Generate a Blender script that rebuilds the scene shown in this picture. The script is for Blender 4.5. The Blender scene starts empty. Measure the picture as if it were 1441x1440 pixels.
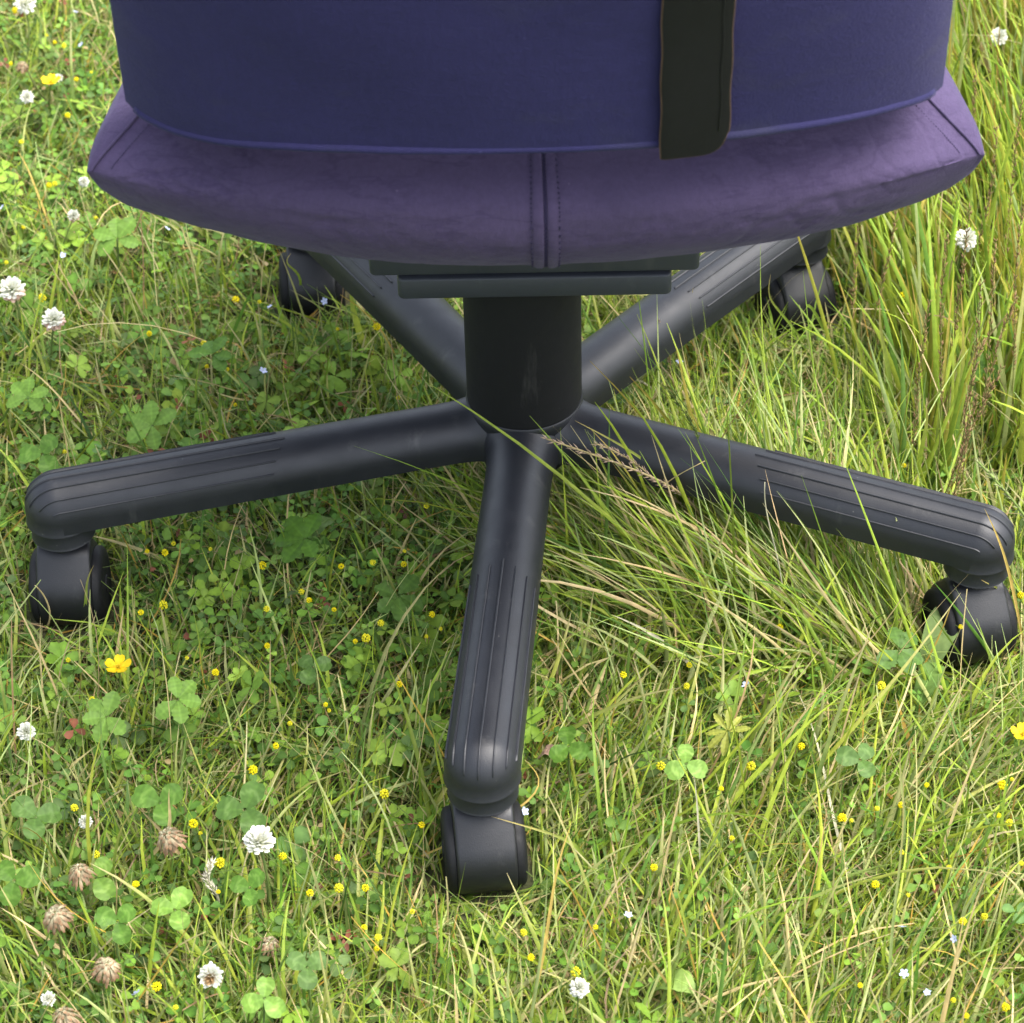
import bpy, math
import numpy as np
from mathutils import Matrix, Vector
rng = np.random.default_rng(11)
R_ = math.radians
scene = bpy.context.scene
COL = scene.collection
# ------------------------------------------------------------------ camera
CAM = dict(x=0.0613, y=-1.3572, z=1.1545, pitch=0.68979, yaw=-0.0525, roll=-0.02784, f=3751.7)
def cam_axes():
    pi, ya, ro = CAM['pitch'], CAM['yaw'], CAM['roll']
    F = Vector((math.sin(ya)*math.cos(pi), math.cos(ya)*math.cos(pi), -math.sin(pi)))
    Rt = Vector((math.cos(ya), -math.sin(ya), 0)); U = Rt.cross(F)
    r = math.cos(ro)*Rt + math.sin(ro)*U; u = -math.sin(ro)*Rt + math.cos(ro)*U
    return r, u, F
r, u, F = cam_axes()
cd = bpy.data.cameras.new('camera'); cam = bpy.data.objects.new('camera', cd); COL.objects.link(cam)
M = Matrix(((r.x, u.x, -F.x, CAM['x']), (r.y, u.y, -F.y, CAM['y']), (r.z, u.z, -F.z, CAM['z']), (0, 0, 0, 1)))
cam.matrix_world = M
cd.sensor_width = 36; cd.lens = CAM['f']/1441*36; cd.clip_end = 400; cd.clip_start = .05
cd.dof.use_dof = True; cd.dof.focus_distance = 1.60; cd.dof.aperture_fstop = 18
scene.camera = cam
# ------------------------------------------------------------------ light
SUN_EL, SUN_AZ = R_(64), R_(98)      # azimuth measured from +Y towards +X
w = bpy.data.worlds.new('World'); scene.world = w; w.use_nodes = True
nt = w.node_tree; nt.nodes.clear()
sky = nt.nodes.new('ShaderNodeTexSky'); sky.sky_type = 'NISHITA'; sky.sun_disc = False
sky.sun_elevation = SUN_EL; sky.sun_rotation = SUN_AZ; sky.air_density = 1.0; sky.dust_density = 4.0; sky.ozone_density = 1.0
bg = nt.nodes.new('ShaderNodeBackground'); bg.inputs[1].default_value = 0.15   # the light of a bright overcast sky: the clear-sky blue is partly greyed
wo = nt.nodes.new('ShaderNodeOutputWorld')
hs = nt.nodes.new('ShaderNodeHueSaturation'); hs.inputs['Saturation'].default_value = .50
nt.links.new(sky.outputs[0], hs.inputs['Color']); nt.links.new(hs.outputs[0], bg.inputs[0]); nt.links.new(bg.outputs[0], wo.inputs[0])
sl = bpy.data.lights.new('sun', 'SUN'); sl.energy = 1.5; sl.angle = R_(48); sl.color = (1, .965, .9)
so = bpy.data.objects.new('sun', sl); COL.objects.link(so)
sd = Vector((math.sin(SUN_AZ)*math.cos(SUN_EL), math.cos(SUN_AZ)*math.cos(SUN_EL), math.sin(SUN_EL)))
so.rotation_euler = sd.to_track_quat('Z', 'Y').to_euler(); so.location = sd*5
scene.view_settings.view_transform = 'Standard'; scene.view_settings.look = 'None'
scene.view_settings.gamma = 1; scene.view_settings.use_curve_mapping = False
scene.view_settings.exposure = 1.90
# ------------------------------------------------------------------ helpers
def link(o, parent=None):
    COL.objects.link(o)
    if parent is not None: o.parent = parent
    return o
def mesh_np(name, V, faces, mat, parent=None, smooth=True, col=None, auto=None, mats=None, fmat=None):
    """V (N,3); faces: list of (M,k) int arrays or list of tuples"""
    me = bpy.data.meshes.new(name)
    V = np.asarray(V, dtype=np.float32)
    if isinstance(faces, list) and len(faces) and isinstance(faces[0], np.ndarray):
        loops = np.concatenate([f.ravel() for f in faces]).astype(np.int32)
        tot = np.concatenate([np.full(len(f), f.shape[1]) for f in faces]).astype(np.int32)
    else:
        loops = np.array([i for f in faces for i in f], dtype=np.int32); tot = np.array([len(f) for f in faces], dtype=np.int32)
    st = np.concatenate([[0], np.cumsum(tot)[:-1]]).astype(np.int32)
    me.vertices.add(len(V)); me.vertices.foreach_set('co', V.ravel())
    me.loops.add(len(loops)); me.loops.foreach_set('vertex_index', loops)
    me.polygons.add(len(tot)); me.polygons.foreach_set('loop_start', st); me.polygons.foreach_set('loop_total', tot)
    me.polygons.foreach_set('use_smooth', np.full(len(tot), smooth))
    if mats:
        for m in mats: me.materials.append(m)
        me.polygons.foreach_set('material_index', np.asarray(fmat, dtype=np.int32))
    else: me.materials.append(mat)
    if col is not None:
        ca = me.color_attributes.new('col', 'FLOAT_COLOR', 'POINT')
        c4 = np.ones((len(V), 4), dtype=np.float32); c4[:, :3] = col; ca.data.foreach_set('color', c4.ravel())
    me.update(calc_edges=True); me.validate()
    if auto is not None:
        me.set_sharp_from_angle(angle=R_(auto))
    o = bpy.data.objects.new(name, me)
    return link(o, parent)
def tag(o, label=None, cat=None, group=None, kind=None):
    if label: o['label'] = label
    if cat: o['category'] = cat
    if group: o['group'] = group
    if kind: o['kind'] = kind
    return o
def empty(name, loc=(0, 0, 0), rz=0):
    o = bpy.data.objects.new(name, None); o.location = loc; o.rotation_euler = (0, 0, rz); o.empty_display_size = .02
    return link(o)
def grid_faces(n, m, wrap_m=False, off=0):
    """quads of an n x m vertex grid"""
    i = np.arange(n-1)[:, None]; mm = m if wrap_m else m-1
    j = np.arange(mm)[None, :]; j2 = (j+1) % m
    f = np.stack([i*m+j+0*i, i*m+j2+0*i, (i+1)*m+j2, (i+1)*m+j], -1).reshape(-1, 4)
    return f+off
class Acc:
    def __init__(s): s.V = []; s.F = []; s.C = []; s.n = 0
    def add(s, V, F, c=None):
        V = np.asarray(V, float).reshape(-1, 3)
        s.V.append(V)
        for f in (F if isinstance(F, list) else [F]): s.F.append(np.asarray(f)+s.n)
        if c is not None: s.C.append(np.broadcast_to(np.asarray(c, float), (len(V), 3)))
        s.n += len(V)
    def build(s, name, mat, parent=None, smooth=True, auto=None):
        return mesh_np(name, np.concatenate(s.V), s.F, mat, parent, smooth, np.concatenate(s.C) if s.C else None, auto)
def lathe(prof, n=64, caps=True):
    prof = np.array(prof, float); a = np.linspace(0, 2*np.pi, n, endpoint=False)
    V = np.stack([prof[:, :1]*np.cos(a), prof[:, :1]*np.sin(a), prof[:, 1:]+0*a], -1).reshape(-1, 3)
    F = [grid_faces(len(prof), n, True)]
    if caps:
        F += [np.arange(n)[::-1][None, :], (np.arange(n)+n*(len(prof)-1))[None, :]]
    return V, F
def tube(P, rad, n=8, cap=True):
    P = np.asarray(P, float); m = len(P); rad = np.broadcast_to(rad, (m,))
    T = np.gradient(P, axis=0); T /= np.linalg.norm(T, axis=1)[:, None]+1e-12
    ref = np.array([0, 0, 1.]) if abs(T[:, 2]).mean() < .8 else np.array([1., 0, 0])
    N = np.cross(T, ref); N /= np.linalg.norm(N, axis=1)[:, None]+1e-12; B = np.cross(T, N)
    a = np.linspace(0, 2*np.pi, n, endpoint=False)
    V = P[:, None]+rad[:, None, None]*(N[:, None]*np.cos(a)[None, :, None]+B[:, None]*np.sin(a)[None, :, None])
    F = [grid_faces(m, n, True)]
    if cap: F += [np.arange(n)[::-1][None, :], (np.arange(n)+n*(m-1))[None, :]]
    return V.reshape(-1, 3), F
def rot2(V, a):
    V = np.array(V, float); c, s = math.cos(a), math.sin(a)
    V[:, 0], V[:, 1] = V[:, 0]*c-V[:, 1]*s, V[:, 0]*s+V[:, 1]*c
    return V
# ------------------------------------------------------------------ materials
def mat_new(name):
    m = bpy.data.materials.new(name); m.use_nodes = True; n = m.node_tree.nodes; n.clear()
    out = n.new('ShaderNodeOutputMaterial'); b = n.new('ShaderNodeBsdfPrincipled'); m.node_tree.links.new(b.outputs[0], out.inputs[0])
    return m, m.node_tree, n, m.node_tree.links, b, out
def coord(n, l, scale=(1, 1, 1), kind='Object', rot=(0, 0, 0)):
    t = n.new('ShaderNodeTexCoord'); mp = n.new('ShaderNodeMapping'); mp.inputs['Scale'].default_value = scale; mp.inputs['Rotation'].default_value = rot
    l.new(t.outputs[kind], mp.inputs[0]); return mp.outputs[0]
def noise(n, l, vec, scale, detail=3, rough=.5):
    x = n.new('ShaderNodeTexNoise'); x.inputs['Scale'].default_value = scale; x.inputs['Detail'].default_value = detail; x.inputs['Roughness'].default_value = rough
    l.new(vec, x.inputs['Vector']); return x.outputs['Fac']
def ramp(n, l, fac, stops):
    x = n.new('ShaderNodeValToRGB'); e = x.color_ramp.elements
    while len(e) < len(stops): e.new(.5)
    for i, (p, c) in enumerate(stops): e[i].position = p; e[i].color = (*c, 1) if len(c) == 3 else c
    l.new(fac, x.inputs[0]); return x.outputs[0]
def bump(n, l, h, strength, dist, prev=None):
    x = n.new('ShaderNodeBump'); x.inputs['Strength'].default_value = strength; x.inputs['Distance'].default_value = dist
    l.new(h, x.inputs['Height'])
    if prev: l.new(prev, x.inputs['Normal'])
    return x.outputs[0]
def plastic(name, c, rough, dust=.02):
    m, t, n, l, b, o = mat_new(name)
    v = coord(n, l); f = noise(n, l, v, 9, 6, .6)
    l.new(ramp(n, l, f, [(.35, c), (.75, tuple(x*1.25+dust*.4 for x in c))]), b.inputs['Base Color'])
    f2 = noise(n, l, v, 60, 4, .6)
    l.new(ramp(n, l, f2, [(.3, (rough-.05,)*3), (.7, (rough+.08,)*3)]), b.inputs['Roughness'])
    g = noise(n, l, v, 1400, 2, .6)
    # scattered pale dust specks and faint scuffs
    vo = n.new('ShaderNodeTexVoronoi'); vo.inputs['Scale'].default_value = 95; l.new(v, vo.inputs['Vector'])
    sp = ramp(n, l, vo.outputs['Distance'], [(0, (1, 1, 1)), (.06, (0, 0, 0))])
    sc = noise(n, l, coord(n, l, (1, 1, .2)), 45, 5, .7)
    sc = ramp(n, l, sc, [(.6, (0, 0, 0)), (.78, (.35, .35, .35))])
    gate = ramp(n, l, noise(n, l, v, 14, 2), [(.48, (0, 0, 0)), (.6, (1, 1, 1))])
    mu = n.new('ShaderNodeMath'); mu.operation = 'MULTIPLY'; l.new(sp, mu.inputs[0]); l.new(gate, mu.inputs[1])
    ad = n.new('ShaderNodeMath'); ad.operation = 'ADD'; l.new(mu.outputs[0], ad.inputs[0]); l.new(sc, ad.inputs[1]); ad.use_clamp = True
    m2 = n.new('ShaderNodeMath'); m2.operation = 'MULTIPLY'; m2.inputs[1].default_value = .30; l.new(ad.outputs[0], m2.inputs[0])
    mx = n.new('ShaderNodeMix'); mx.data_type = 'RGBA'; l.new(m2.outputs[0], mx.inputs[0])
    l.new(b.inputs['Base Color'].links[0].from_socket, mx.inputs[6]); mx.inputs[7].default_value = (.3, .29, .26, 1)
    l.new(mx.outputs[2], b.inputs['Base Color'])
    l.new(bump(n, l, g, .25, .0004), b.inputs['Normal'])
    b.inputs['Specular IOR Level'].default_value = .5 if rough < .6 else .25
    return m
M_leg = plastic('black_plastic', (.0066, .0076, .0112), .46)
M_col = plastic('matt_black_cover', (.0062, .0064, .0070), .74, 0)
M_plate = plastic('charcoal_plastic', (.022, .025, .034), .5)
M_rub = plastic('black_caster_plastic', (.0040, .0044, .0062), .46)
M_whl = plastic('black_wheel_tyre', (.0035, .0037, .0045), .6)
def fabric(name, c1, c2, crease, soil=None):
    m, t, n, l, b, o = mat_new(name)
    v = coord(n, l)
    f = noise(n, l, v, 7, 5, .6); fine = noise(n, l, coord(n, l, (1, 1, .35)), 420, 2, .7)
    base = ramp(n, l, f, [(.3, c1), (.7, c2)])
    mx = n.new('ShaderNodeMix'); mx.data_type = 'RGBA'; mx.blend_type = 'MULTIPLY'; mx.inputs[0].default_value = .45
    l.new(base, mx.inputs[6]); l.new(ramp(n, l, fine, [(.25, (.72, .72, .74)), (.75, (1.15, 1.12, 1.15))]), mx.inputs[7])
    last = mx.outputs[2]
    if soil:
        s = noise(n, l, coord(n, l, (1, 1, 2.2)), 11, 4, .55)
        k = ramp(n, l, s, [(.56, (0, 0, 0)), (.74, (.55, .55, .55))])
        m2 = n.new('ShaderNodeMix'); m2.data_type = 'RGBA'; l.new(k, m2.inputs[0]); l.new(last, m2.inputs[6]); m2.inputs[7].default_value = (*soil, 1)
        last = m2.outputs[2]
    # lint specks
    vo = n.new('ShaderNodeTexVoronoi'); vo.inputs['Scale'].default_value = 38; l.new(v, vo.inputs['Vector'])
    sp = ramp(n, l, vo.outputs['Distance'], [(0, (1, 1, 1)), (.035, (0, 0, 0))])
    m3 = n.new('ShaderNodeMix'); m3.data_type = 'RGBA'; l.new(sp, m3.inputs[0]); l.new(last, m3.inputs[6]); m3.inputs[7].default_value = (c2[0]*2, c2[1]*2, c2[2]*1.6, 1)
    l.new(m3.outputs[2], b.inputs['Base Color'])
    b.inputs['Roughness'].default_value = .85; b.inputs['Sheen Weight'].default_value = .12; b.inputs['Sheen Roughness'].default_value = .4
    b.inputs['Sheen Tint'].default_value = (.7, .65, 1, 1); b.inputs['Specular IOR Level'].default_value = .2
    nb = bump(n, l, noise(n, l, v, 700, 4, .7), .6, .0009)
    nb = bump(n, l, noise(n, l, coord(n, l, (.6, 1, 1.6)), 16, 4, .55), .5, .004, nb)
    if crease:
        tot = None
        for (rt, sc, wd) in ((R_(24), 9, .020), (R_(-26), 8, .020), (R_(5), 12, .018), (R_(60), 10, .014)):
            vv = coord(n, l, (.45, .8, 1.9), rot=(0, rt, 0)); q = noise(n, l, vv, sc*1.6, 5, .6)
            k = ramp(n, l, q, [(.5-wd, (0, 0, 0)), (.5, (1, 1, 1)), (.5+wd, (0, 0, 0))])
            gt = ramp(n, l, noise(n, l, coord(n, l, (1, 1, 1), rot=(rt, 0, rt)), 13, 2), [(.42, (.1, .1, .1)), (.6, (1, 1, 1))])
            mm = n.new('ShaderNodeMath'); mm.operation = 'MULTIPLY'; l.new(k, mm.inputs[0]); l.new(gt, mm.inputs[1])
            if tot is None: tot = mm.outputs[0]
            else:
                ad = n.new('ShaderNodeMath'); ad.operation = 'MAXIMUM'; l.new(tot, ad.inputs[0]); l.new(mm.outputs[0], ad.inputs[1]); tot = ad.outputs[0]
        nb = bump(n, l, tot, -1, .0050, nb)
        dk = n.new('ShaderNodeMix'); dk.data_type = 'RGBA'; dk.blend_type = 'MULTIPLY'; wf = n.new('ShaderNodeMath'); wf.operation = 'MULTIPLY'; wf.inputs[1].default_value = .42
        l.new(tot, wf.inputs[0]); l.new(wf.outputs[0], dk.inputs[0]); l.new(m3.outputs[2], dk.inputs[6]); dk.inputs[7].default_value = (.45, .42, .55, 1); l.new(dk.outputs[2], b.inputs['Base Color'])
    l.new(nb, b.inputs['Normal'])
    return m
M_back = fabric('navy_fabric', (.0155, .0145, .054), (.0205, .0190, .070), False, (.030, .031, .045))
M_seat = fabric('purple_fabric', (.054, .040, .086), (.067, .049, .104), True)
M_seam = fabric('dark_seam_thread', (.024, .019, .050), (.032, .024, .062), False)
def simple(name, c, rough=.6, bumps=None):
    m, t, n, l, b, o = mat_new(name); v = coord(n, l)
    f = noise(n, l, v, 120, 4, .6)
    l.new(ramp(n, l, f, [(.3, tuple(x*.8 for x in c)), (.7, tuple(min(1, x*1.2) for x in c))]), b.inputs['Base Color'])
    b.inputs['Roughness'].default_value = rough; b.inputs['Specular IOR Level'].default_value = .3
    l.new(bump(n, l, noise(n, l, v, bumps or 300, 4, .6), .3, .0006), b.inputs['Normal'])
    return m
M_strap = simple('black_leather', (.0035, .0035, .0044), .62, 160)
M_raw = simple('raw_leather_edge', (.075, .045, .028), .8)
def plant_mat(name, trans=.35, rough=.5):
    m, t, n, l, b, o = mat_new(name)
    a = n.new('ShaderNodeAttribute'); a.attribute_name = 'col'
    f = noise(n, l, coord(n, l), 180, 2, .6)
    mx = n.new('ShaderNodeMix'); mx.data_type = 'RGBA'; mx.blend_type = 'MULTIPLY'; mx.inputs[0].default_value = 1
    l.new(a.outputs['Color'], mx.inputs[6]); l.new(ramp(n, l, f, [(.3, (.8, .82, .8)), (.7, (1.15, 1.12, 1.1))]), mx.inputs[7])
    l.new(mx.outputs[2], b.inputs['Base Color']); b.inputs['Roughness'].default_value = rough
    b.inputs['Specular IOR Level'].default_value = .22
    tr = n.new('ShaderNodeBsdfTranslucent'); l.new(mx.outputs[2], tr.inputs[0])
    ms = n.new('ShaderNodeMixShader'); ms.inputs[0].default_value = trans
    l.new(b.outputs[0], ms.inputs[1]); l.new(tr.outputs[0], ms.inputs[2]); l.new(ms.outputs[0], o.inputs[0])
    return m
M_grass = plant_mat('grass_blade', .35, .45)
M_leaf = plant_mat('leaf', .28, .5)
M_petal = plant_mat('petal', .3, .6)
M_dry = plant_mat('dry_straw', .15, .7)
# ground
mg, t, n, l, b, o = mat_new('meadow_soil')
vg = coord(n, l)
fa = noise(n, l, vg, 55, 6, .65); fb = noise(n, l, vg, 3, 4, .6)
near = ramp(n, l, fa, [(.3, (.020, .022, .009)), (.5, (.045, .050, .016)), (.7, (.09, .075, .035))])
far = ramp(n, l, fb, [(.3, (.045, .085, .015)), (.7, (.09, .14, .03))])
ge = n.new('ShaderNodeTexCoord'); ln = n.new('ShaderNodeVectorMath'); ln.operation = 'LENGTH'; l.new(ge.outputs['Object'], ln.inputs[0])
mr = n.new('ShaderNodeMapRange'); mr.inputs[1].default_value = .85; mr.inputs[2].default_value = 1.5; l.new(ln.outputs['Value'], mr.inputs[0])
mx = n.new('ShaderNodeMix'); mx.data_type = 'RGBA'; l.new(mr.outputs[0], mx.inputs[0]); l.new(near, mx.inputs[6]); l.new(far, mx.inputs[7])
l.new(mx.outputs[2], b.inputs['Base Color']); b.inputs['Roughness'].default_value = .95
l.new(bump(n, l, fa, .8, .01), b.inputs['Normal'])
# ------------------------------------------------------------------ ground
def hz(x, y):
    return .0210+.035*.8*np.tanh(y/.8)-.012*.8*np.tanh(x/.8)+.003*np.sin(x*9+1.3)*np.cos(y*7.3)+.003*np.sin(x*23+y*17)
gx = np.concatenate([[-200, -60, -20, -8, -4], np.linspace(-2.5, 2.5, 101), [4, 8, 20, 60, 200]])
gy = np.concatenate([[-200, -60, -20, -8, -4], np.linspace(-2.5, 2.5, 101), [4, 8, 20, 60, 200]])
X, Y = np.meshgrid(gx, gy, indexing='ij')
Z = np.where((abs(X) < 3) & (abs(Y) < 3), hz(X, Y), hz(X, Y)-.003)
g = mesh_np('ground', np.stack([X, Y, Z], -1).reshape(-1, 3), [grid_faces(len(gx), len(gy))[:, ::-1]], mg)
tag(g, kind='structure')

# ================================================================== CHAIR
chair = empty('office_chair', (0, 0, 0))
tag(chair, 'office chair with purple seat, navy backrest and black five armed caster base on grass', 'chair')
RB, HUBZ, ENDZ, TH = .2999, .1088, .1031, R_(2.855)
TILT = Matrix.Translation((0, -.0005, HUBZ)) @ Matrix.Rotation(.0147, 4, 'X') @ Matrix.Translation((0, 0, -HUBZ))   # the base stands on gently rising ground
ANG = [-math.pi/2-TH+k*2*math.pi/5 for k in range(5)]
def leg_z(t): return HUBZ-(HUBZ-ENDZ)*np.clip(t/RB, 0, 1)**1.35
def leg_r(t): return .0202+.0012*np.clip(t/RB, 0, 1)+.0045*np.exp(-np.maximum(t-.03, 0)/.006)
def make_leg():
    A = Acc()
    ts = np.concatenate([[.0, .02, .03, .033, .036, .040, .046, .055], np.linspace(.07, RB, 22)])
    al = np.linspace(-np.pi/2, np.pi/2, 25)
    d = .009
    sec = []
    for t in ts:
        r = leg_r(t); z = leg_z(t)
        y = np.concatenate([[-r+.003, -r], r*np.sin(al), [r, r-.003]]); zz = np.concatenate([[-d, -d+.001], r*np.cos(al), [-d+.001, -d]])
        sec.append(np.stack([np.full_like(y, t), y, z+zz], -1))
    S = np.array(sec); n, m = S.shape[:2]
    A.add(S.reshape(-1, 3), [grid_faces(n, m, True)])
    r = leg_r(RB)
    # rounded end: dome above, short cylinder below
    prof = [(r-.0022, ENDZ-.0101), (r-.0002, ENDZ-.0103), (r+.0006, ENDZ-.0097), (r+.0005, ENDZ-.0089), (r, ENDZ-.0081), (r, ENDZ)]+[(r*math.cos(q), ENDZ+r*math.sin(q)) for q in np.linspace(.08, math.pi/2-.01, 14)]
    V, Fc = lathe(prof, 48); V[:, 0] += RB
    A.add(V, Fc)
    return A
def rib_mesh(alpha):
    r = leg_r
    P = []; Nn = []
    for t in np.linspace(.155+.012*abs(math.sin(alpha)), RB, 20):
        rr = r(t); nrm = np.array([0, math.sin(alpha), math.cos(alpha)]); P.append(np.array([t, 0, leg_z(t)])+rr*nrm); Nn.append(nrm)
    bmax = R_(72)*max(0., math.cos(alpha))**.8
    for q in np.linspace(0, bmax, 12)[1:]:
        nrm = np.array([math.sin(q)*math.cos(alpha), math.sin(alpha), math.cos(q)*math.cos(alpha)]); nrm /= np.linalg.norm(nrm)
        P.append(np.array([RB, 0, ENDZ])+r(RB)*nrm); Nn.append(nrm)
    P = np.array(P); Nn = np.array(Nn); T = np.gradient(P, axis=0); T /= np.linalg.norm(T, axis=1)[:, None]; S = np.cross(T, Nn)
    h = np.full(len(P), .0009); h[-1] = 0; wd = .00065
    V = np.stack([P-S*wd-Nn*.0004, P-S*wd*.6+Nn*h[:, None], P+S*wd*.6+Nn*h[:, None], P+S*wd-Nn*.0004], 1)
    return V.reshape(-1, 3), [grid_faces(len(P), 4)]
leg_acc = make_leg()
ribs = [rib_mesh(R_(x)) for x in (-66, -44, -22, 0, 22, 44, 66)]
rr = float(leg_r(RB))
collar_prof = [(rr-.0045, ENDZ-.0232), (rr-.0022, ENDZ-.0228), (rr-.0012, ENDZ-.0219), (rr-.0018, ENDZ-.0207), (rr-.0022, ENDZ-.0105), (rr-.004, ENDZ-.0095)]
leg_me = rib_me = col_me = None
CAST_YAW = [8, 17, 20, 6, 3]
def hood_mesh():
    rz, rc, uz, ur = .0365, .0270, .0570, .0135      # egg-shaped outline: big lower circle, small upper circle
    b_ = math.asin((rc-ur)/(uz-rz))                  # tangent direction above the horizontal
    top = [(ur*math.sin(a), uz+ur*math.cos(a)) for a in np.linspace(-(math.pi/2-b_), math.pi/2-b_, 16)]
    pts = [(rc*math.sin(a), rz+rc*math.cos(a)) for a in np.linspace(math.pi/2-b_, 2*math.pi-(math.pi/2-b_), 44)]
    prof = np.array(top+pts)     # runs once round
    hw = .0172
    rows = []
    c = prof.mean(0)
    for x, s in ((-hw, .93), (-hw+.0007, .975), (-hw+.002, 1), (hw-.002, 1), (hw-.0007, .975), (hw, .93)):
        q = c+(prof-c)*s
        rows.append(np.stack([np.full(len(q), x), q[:, 0], q[:, 1]], -1))
    S = np.array(rows); n, m = S.shape[:2]
    return S.reshape(-1, 3), [grid_faces(n, m, True), np.arange(m)[::-1][None, :], (np.arange(m)+m*(n-1))[None, :]]
def wheel_mesh(side):
    prof = [(.004, .0165), (.0235, .0165), (.0250, .0175), (.0248, .0200), (.0238, .0216), (.0218, .0228), (.0185, .0234), (.0170, .0229), (.006, .0232), (.0055, .0239), (.0005, .0240)]
    V, Fc = lathe(prof, 40)
    W = np.stack([V[:, 2]*side, V[:, 0], V[:, 1]+.0350], -1)
    if side < 0: Fc = [f[:, ::-1] for f in Fc]
    return W, Fc
share = {}
def shared(name, maker, mat, parent, mtx, auto=35):
    if name in share: o = bpy.data.objects.new(name.split('#')[0], share[name]); link(o, parent)
    else:
        V, Fc = maker(); o = mesh_np(name.split('#')[0], V, Fc, mat, parent, True, auto=auto); share[name] = o.data
    o.matrix_local = mtx
    return o
for k, a in enumerate(ANG):
    lg = shared('leg', lambda: (np.concatenate(leg_acc.V), leg_acc.F), M_leg, chair, TILT @ Matrix.Rotation(a, 4, 'Z'), 50)
    for i, rb in enumerate(ribs): shared('rib#%d' % i, lambda rb=rb: rb, M_leg, lg, Matrix(), 80)
    def colm():
        V, Fc = lathe(collar_prof, 48); V[:, 0] += RB; return V, Fc
    shared('collar', colm, M_leg, lg, Matrix())
    pe = TILT @ Vector((RB*math.cos(a), RB*math.sin(a), ENDZ)); px, py, pz = pe.x, pe.y, pe.z-.098
    yaw = R_(CAST_YAW[k])
    off = Vector((math.sin(yaw)*-.004, -.004, 0))
    cst = shared('caster', hood_mesh, M_rub, chair, Matrix.Translation(Vector((px, py, pz))+off) @ Matrix.Rotation(yaw, 4, 'Z'), 40)
    for s in (-1, 1): shared('wheel#%d' % s, lambda s=s: wheel_mesh(s), M_whl, cst, Matrix())
    shared('neck', lambda: lathe([(.0120, .0560), (.0120, .0640), (.0120, .0700), (.0118, .0712), (.0115, .0716), (.0115, .0740)], 40), M_rub, cst, Matrix.Translation(-off))
# hub and column
def tilted(V): return np.array([(TILT @ Vector(q))[:] for q in V])
V, Fc = lathe([(.020, .084), (.029, .086), (.0315, .092), (.0335, .104), (.0355, .116), (.0372, .126), (.0374, .1302), (.0368, .1310), (.0358, .1311)], 72)
mesh_np('hub', tilted(V), Fc, M_leg, chair, auto=40)
V, Fc = lathe([(.0350, .129), (.0364, .1310), (.0366, .1325), (.0366, .2480)], 72)
mesh_np('column', tilted(V), Fc, M_col, chair, auto=40)
V, Fc = lathe([(.0240, .0800), (.0250, .0810), (.0250, .0875), (.0200, .0880)], 40)
mesh_np('hub_cap', tilted(V), Fc, M_rub, chair, auto=40)
PSI = R_(2)
def rbox(x0, x1, y0, y1, z0, z1, r=.003, taper=0):
    """box with rounded vertical edges and softened top/bottom"""
    def ring(ins, z):
        pts = []
        for cx, cy, a0 in ((x1-r, y1-r, 0), (x0+r, y1-r, 90), (x0+r, y0+r, 180), (x1-r, y0+r, 270)):
            for q in np.linspace(a0, a0+90, 6):
                pts.append((cx+(r-ins)*math.cos(R_(q)), cy+(r-ins)*math.sin(R_(q)), z))
        return np.array(pts)
    e = min(r*.45, .0015)
    S = np.array([ring(e, z0), ring(e*.3, z0+e*.4), ring(0, z0+e), ring(0, z1-e), ring(e*.3, z1-e*.4), ring(e, z1)])
    n, m = S.shape[:2]
    return S.reshape(-1, 3), [grid_faces(n, m, True), np.arange(m)[::-1][None, :], (np.arange(m)+m*(n-1))[None, :]]
V, Fc = rbox(-.0729, .0890, -.0615, .0950, .2480, .2626, .004); mesh_np('lower_plate', rot2(V, PSI), Fc, M_plate, chair, auto=40)
V, Fc = rbox(-.0889, .1052, -.0605, .1150, .2643, .2960, .004); mesh_np('upper_plate', rot2(V, PSI), Fc, M_plate, chair, auto=40)
V, Fc = rbox(-.0700, .0860, -.0450, .1050, .2895, .3460, .006); mesh_np('seat_support', rot2(V, PSI), Fc, M_plate, chair, auto=40)

# ---- seat cushion
XC, ZE = .010, .428
def seat_pt(a, c, s):
    """a across -1..1 ; (c,s) front/back -1(rear)..1, s=+1 top, -1 bottom : returns point"""
    a = np.asarray(a, float); aa = abs(a); t = abs(c)
    Lr = .255-.055*aa**2.2; Lf = .215+0*aa
    y = np.where(c < 0, -.0-Lr*t, Lf*t)
    sh = aa**4.2
    prof = (1-sh)*np.clip(1-t**2.6, 0, 1)**(1/2.2)+sh*np.clip(1-t**6.5, 0, 1)**.78
    hb = .0815+(.058-.0815)*aa**2.5; ht = .052-.006*aa**2
    h = np.where(s > 0, ht, -hb)
    x = XC+np.where(s > 0, a*(.178+.0475*t**9), a*(.205+.0205*t**8))
    return np.stack([x, y+0*x, ZE+h*prof+0*x], -1)
na, nc = 321, 121
aa = np.sin(np.linspace(-1, 1, na)*np.pi/2*.999); aa[0], aa[-1] = -1, 1
cc = -np.cos(np.linspace(0, np.pi, nc))             # dense near rear and front
loop_c = np.concatenate([cc, cc[::-1][1:-1]]); loop_s = np.concatenate([np.ones(nc), -np.ones(nc-2)])
P = seat_pt(aa[:, None]+0*loop_c[None], loop_c[None]+0*aa[:, None], loop_s[None]+0*aa[:, None])
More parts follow.
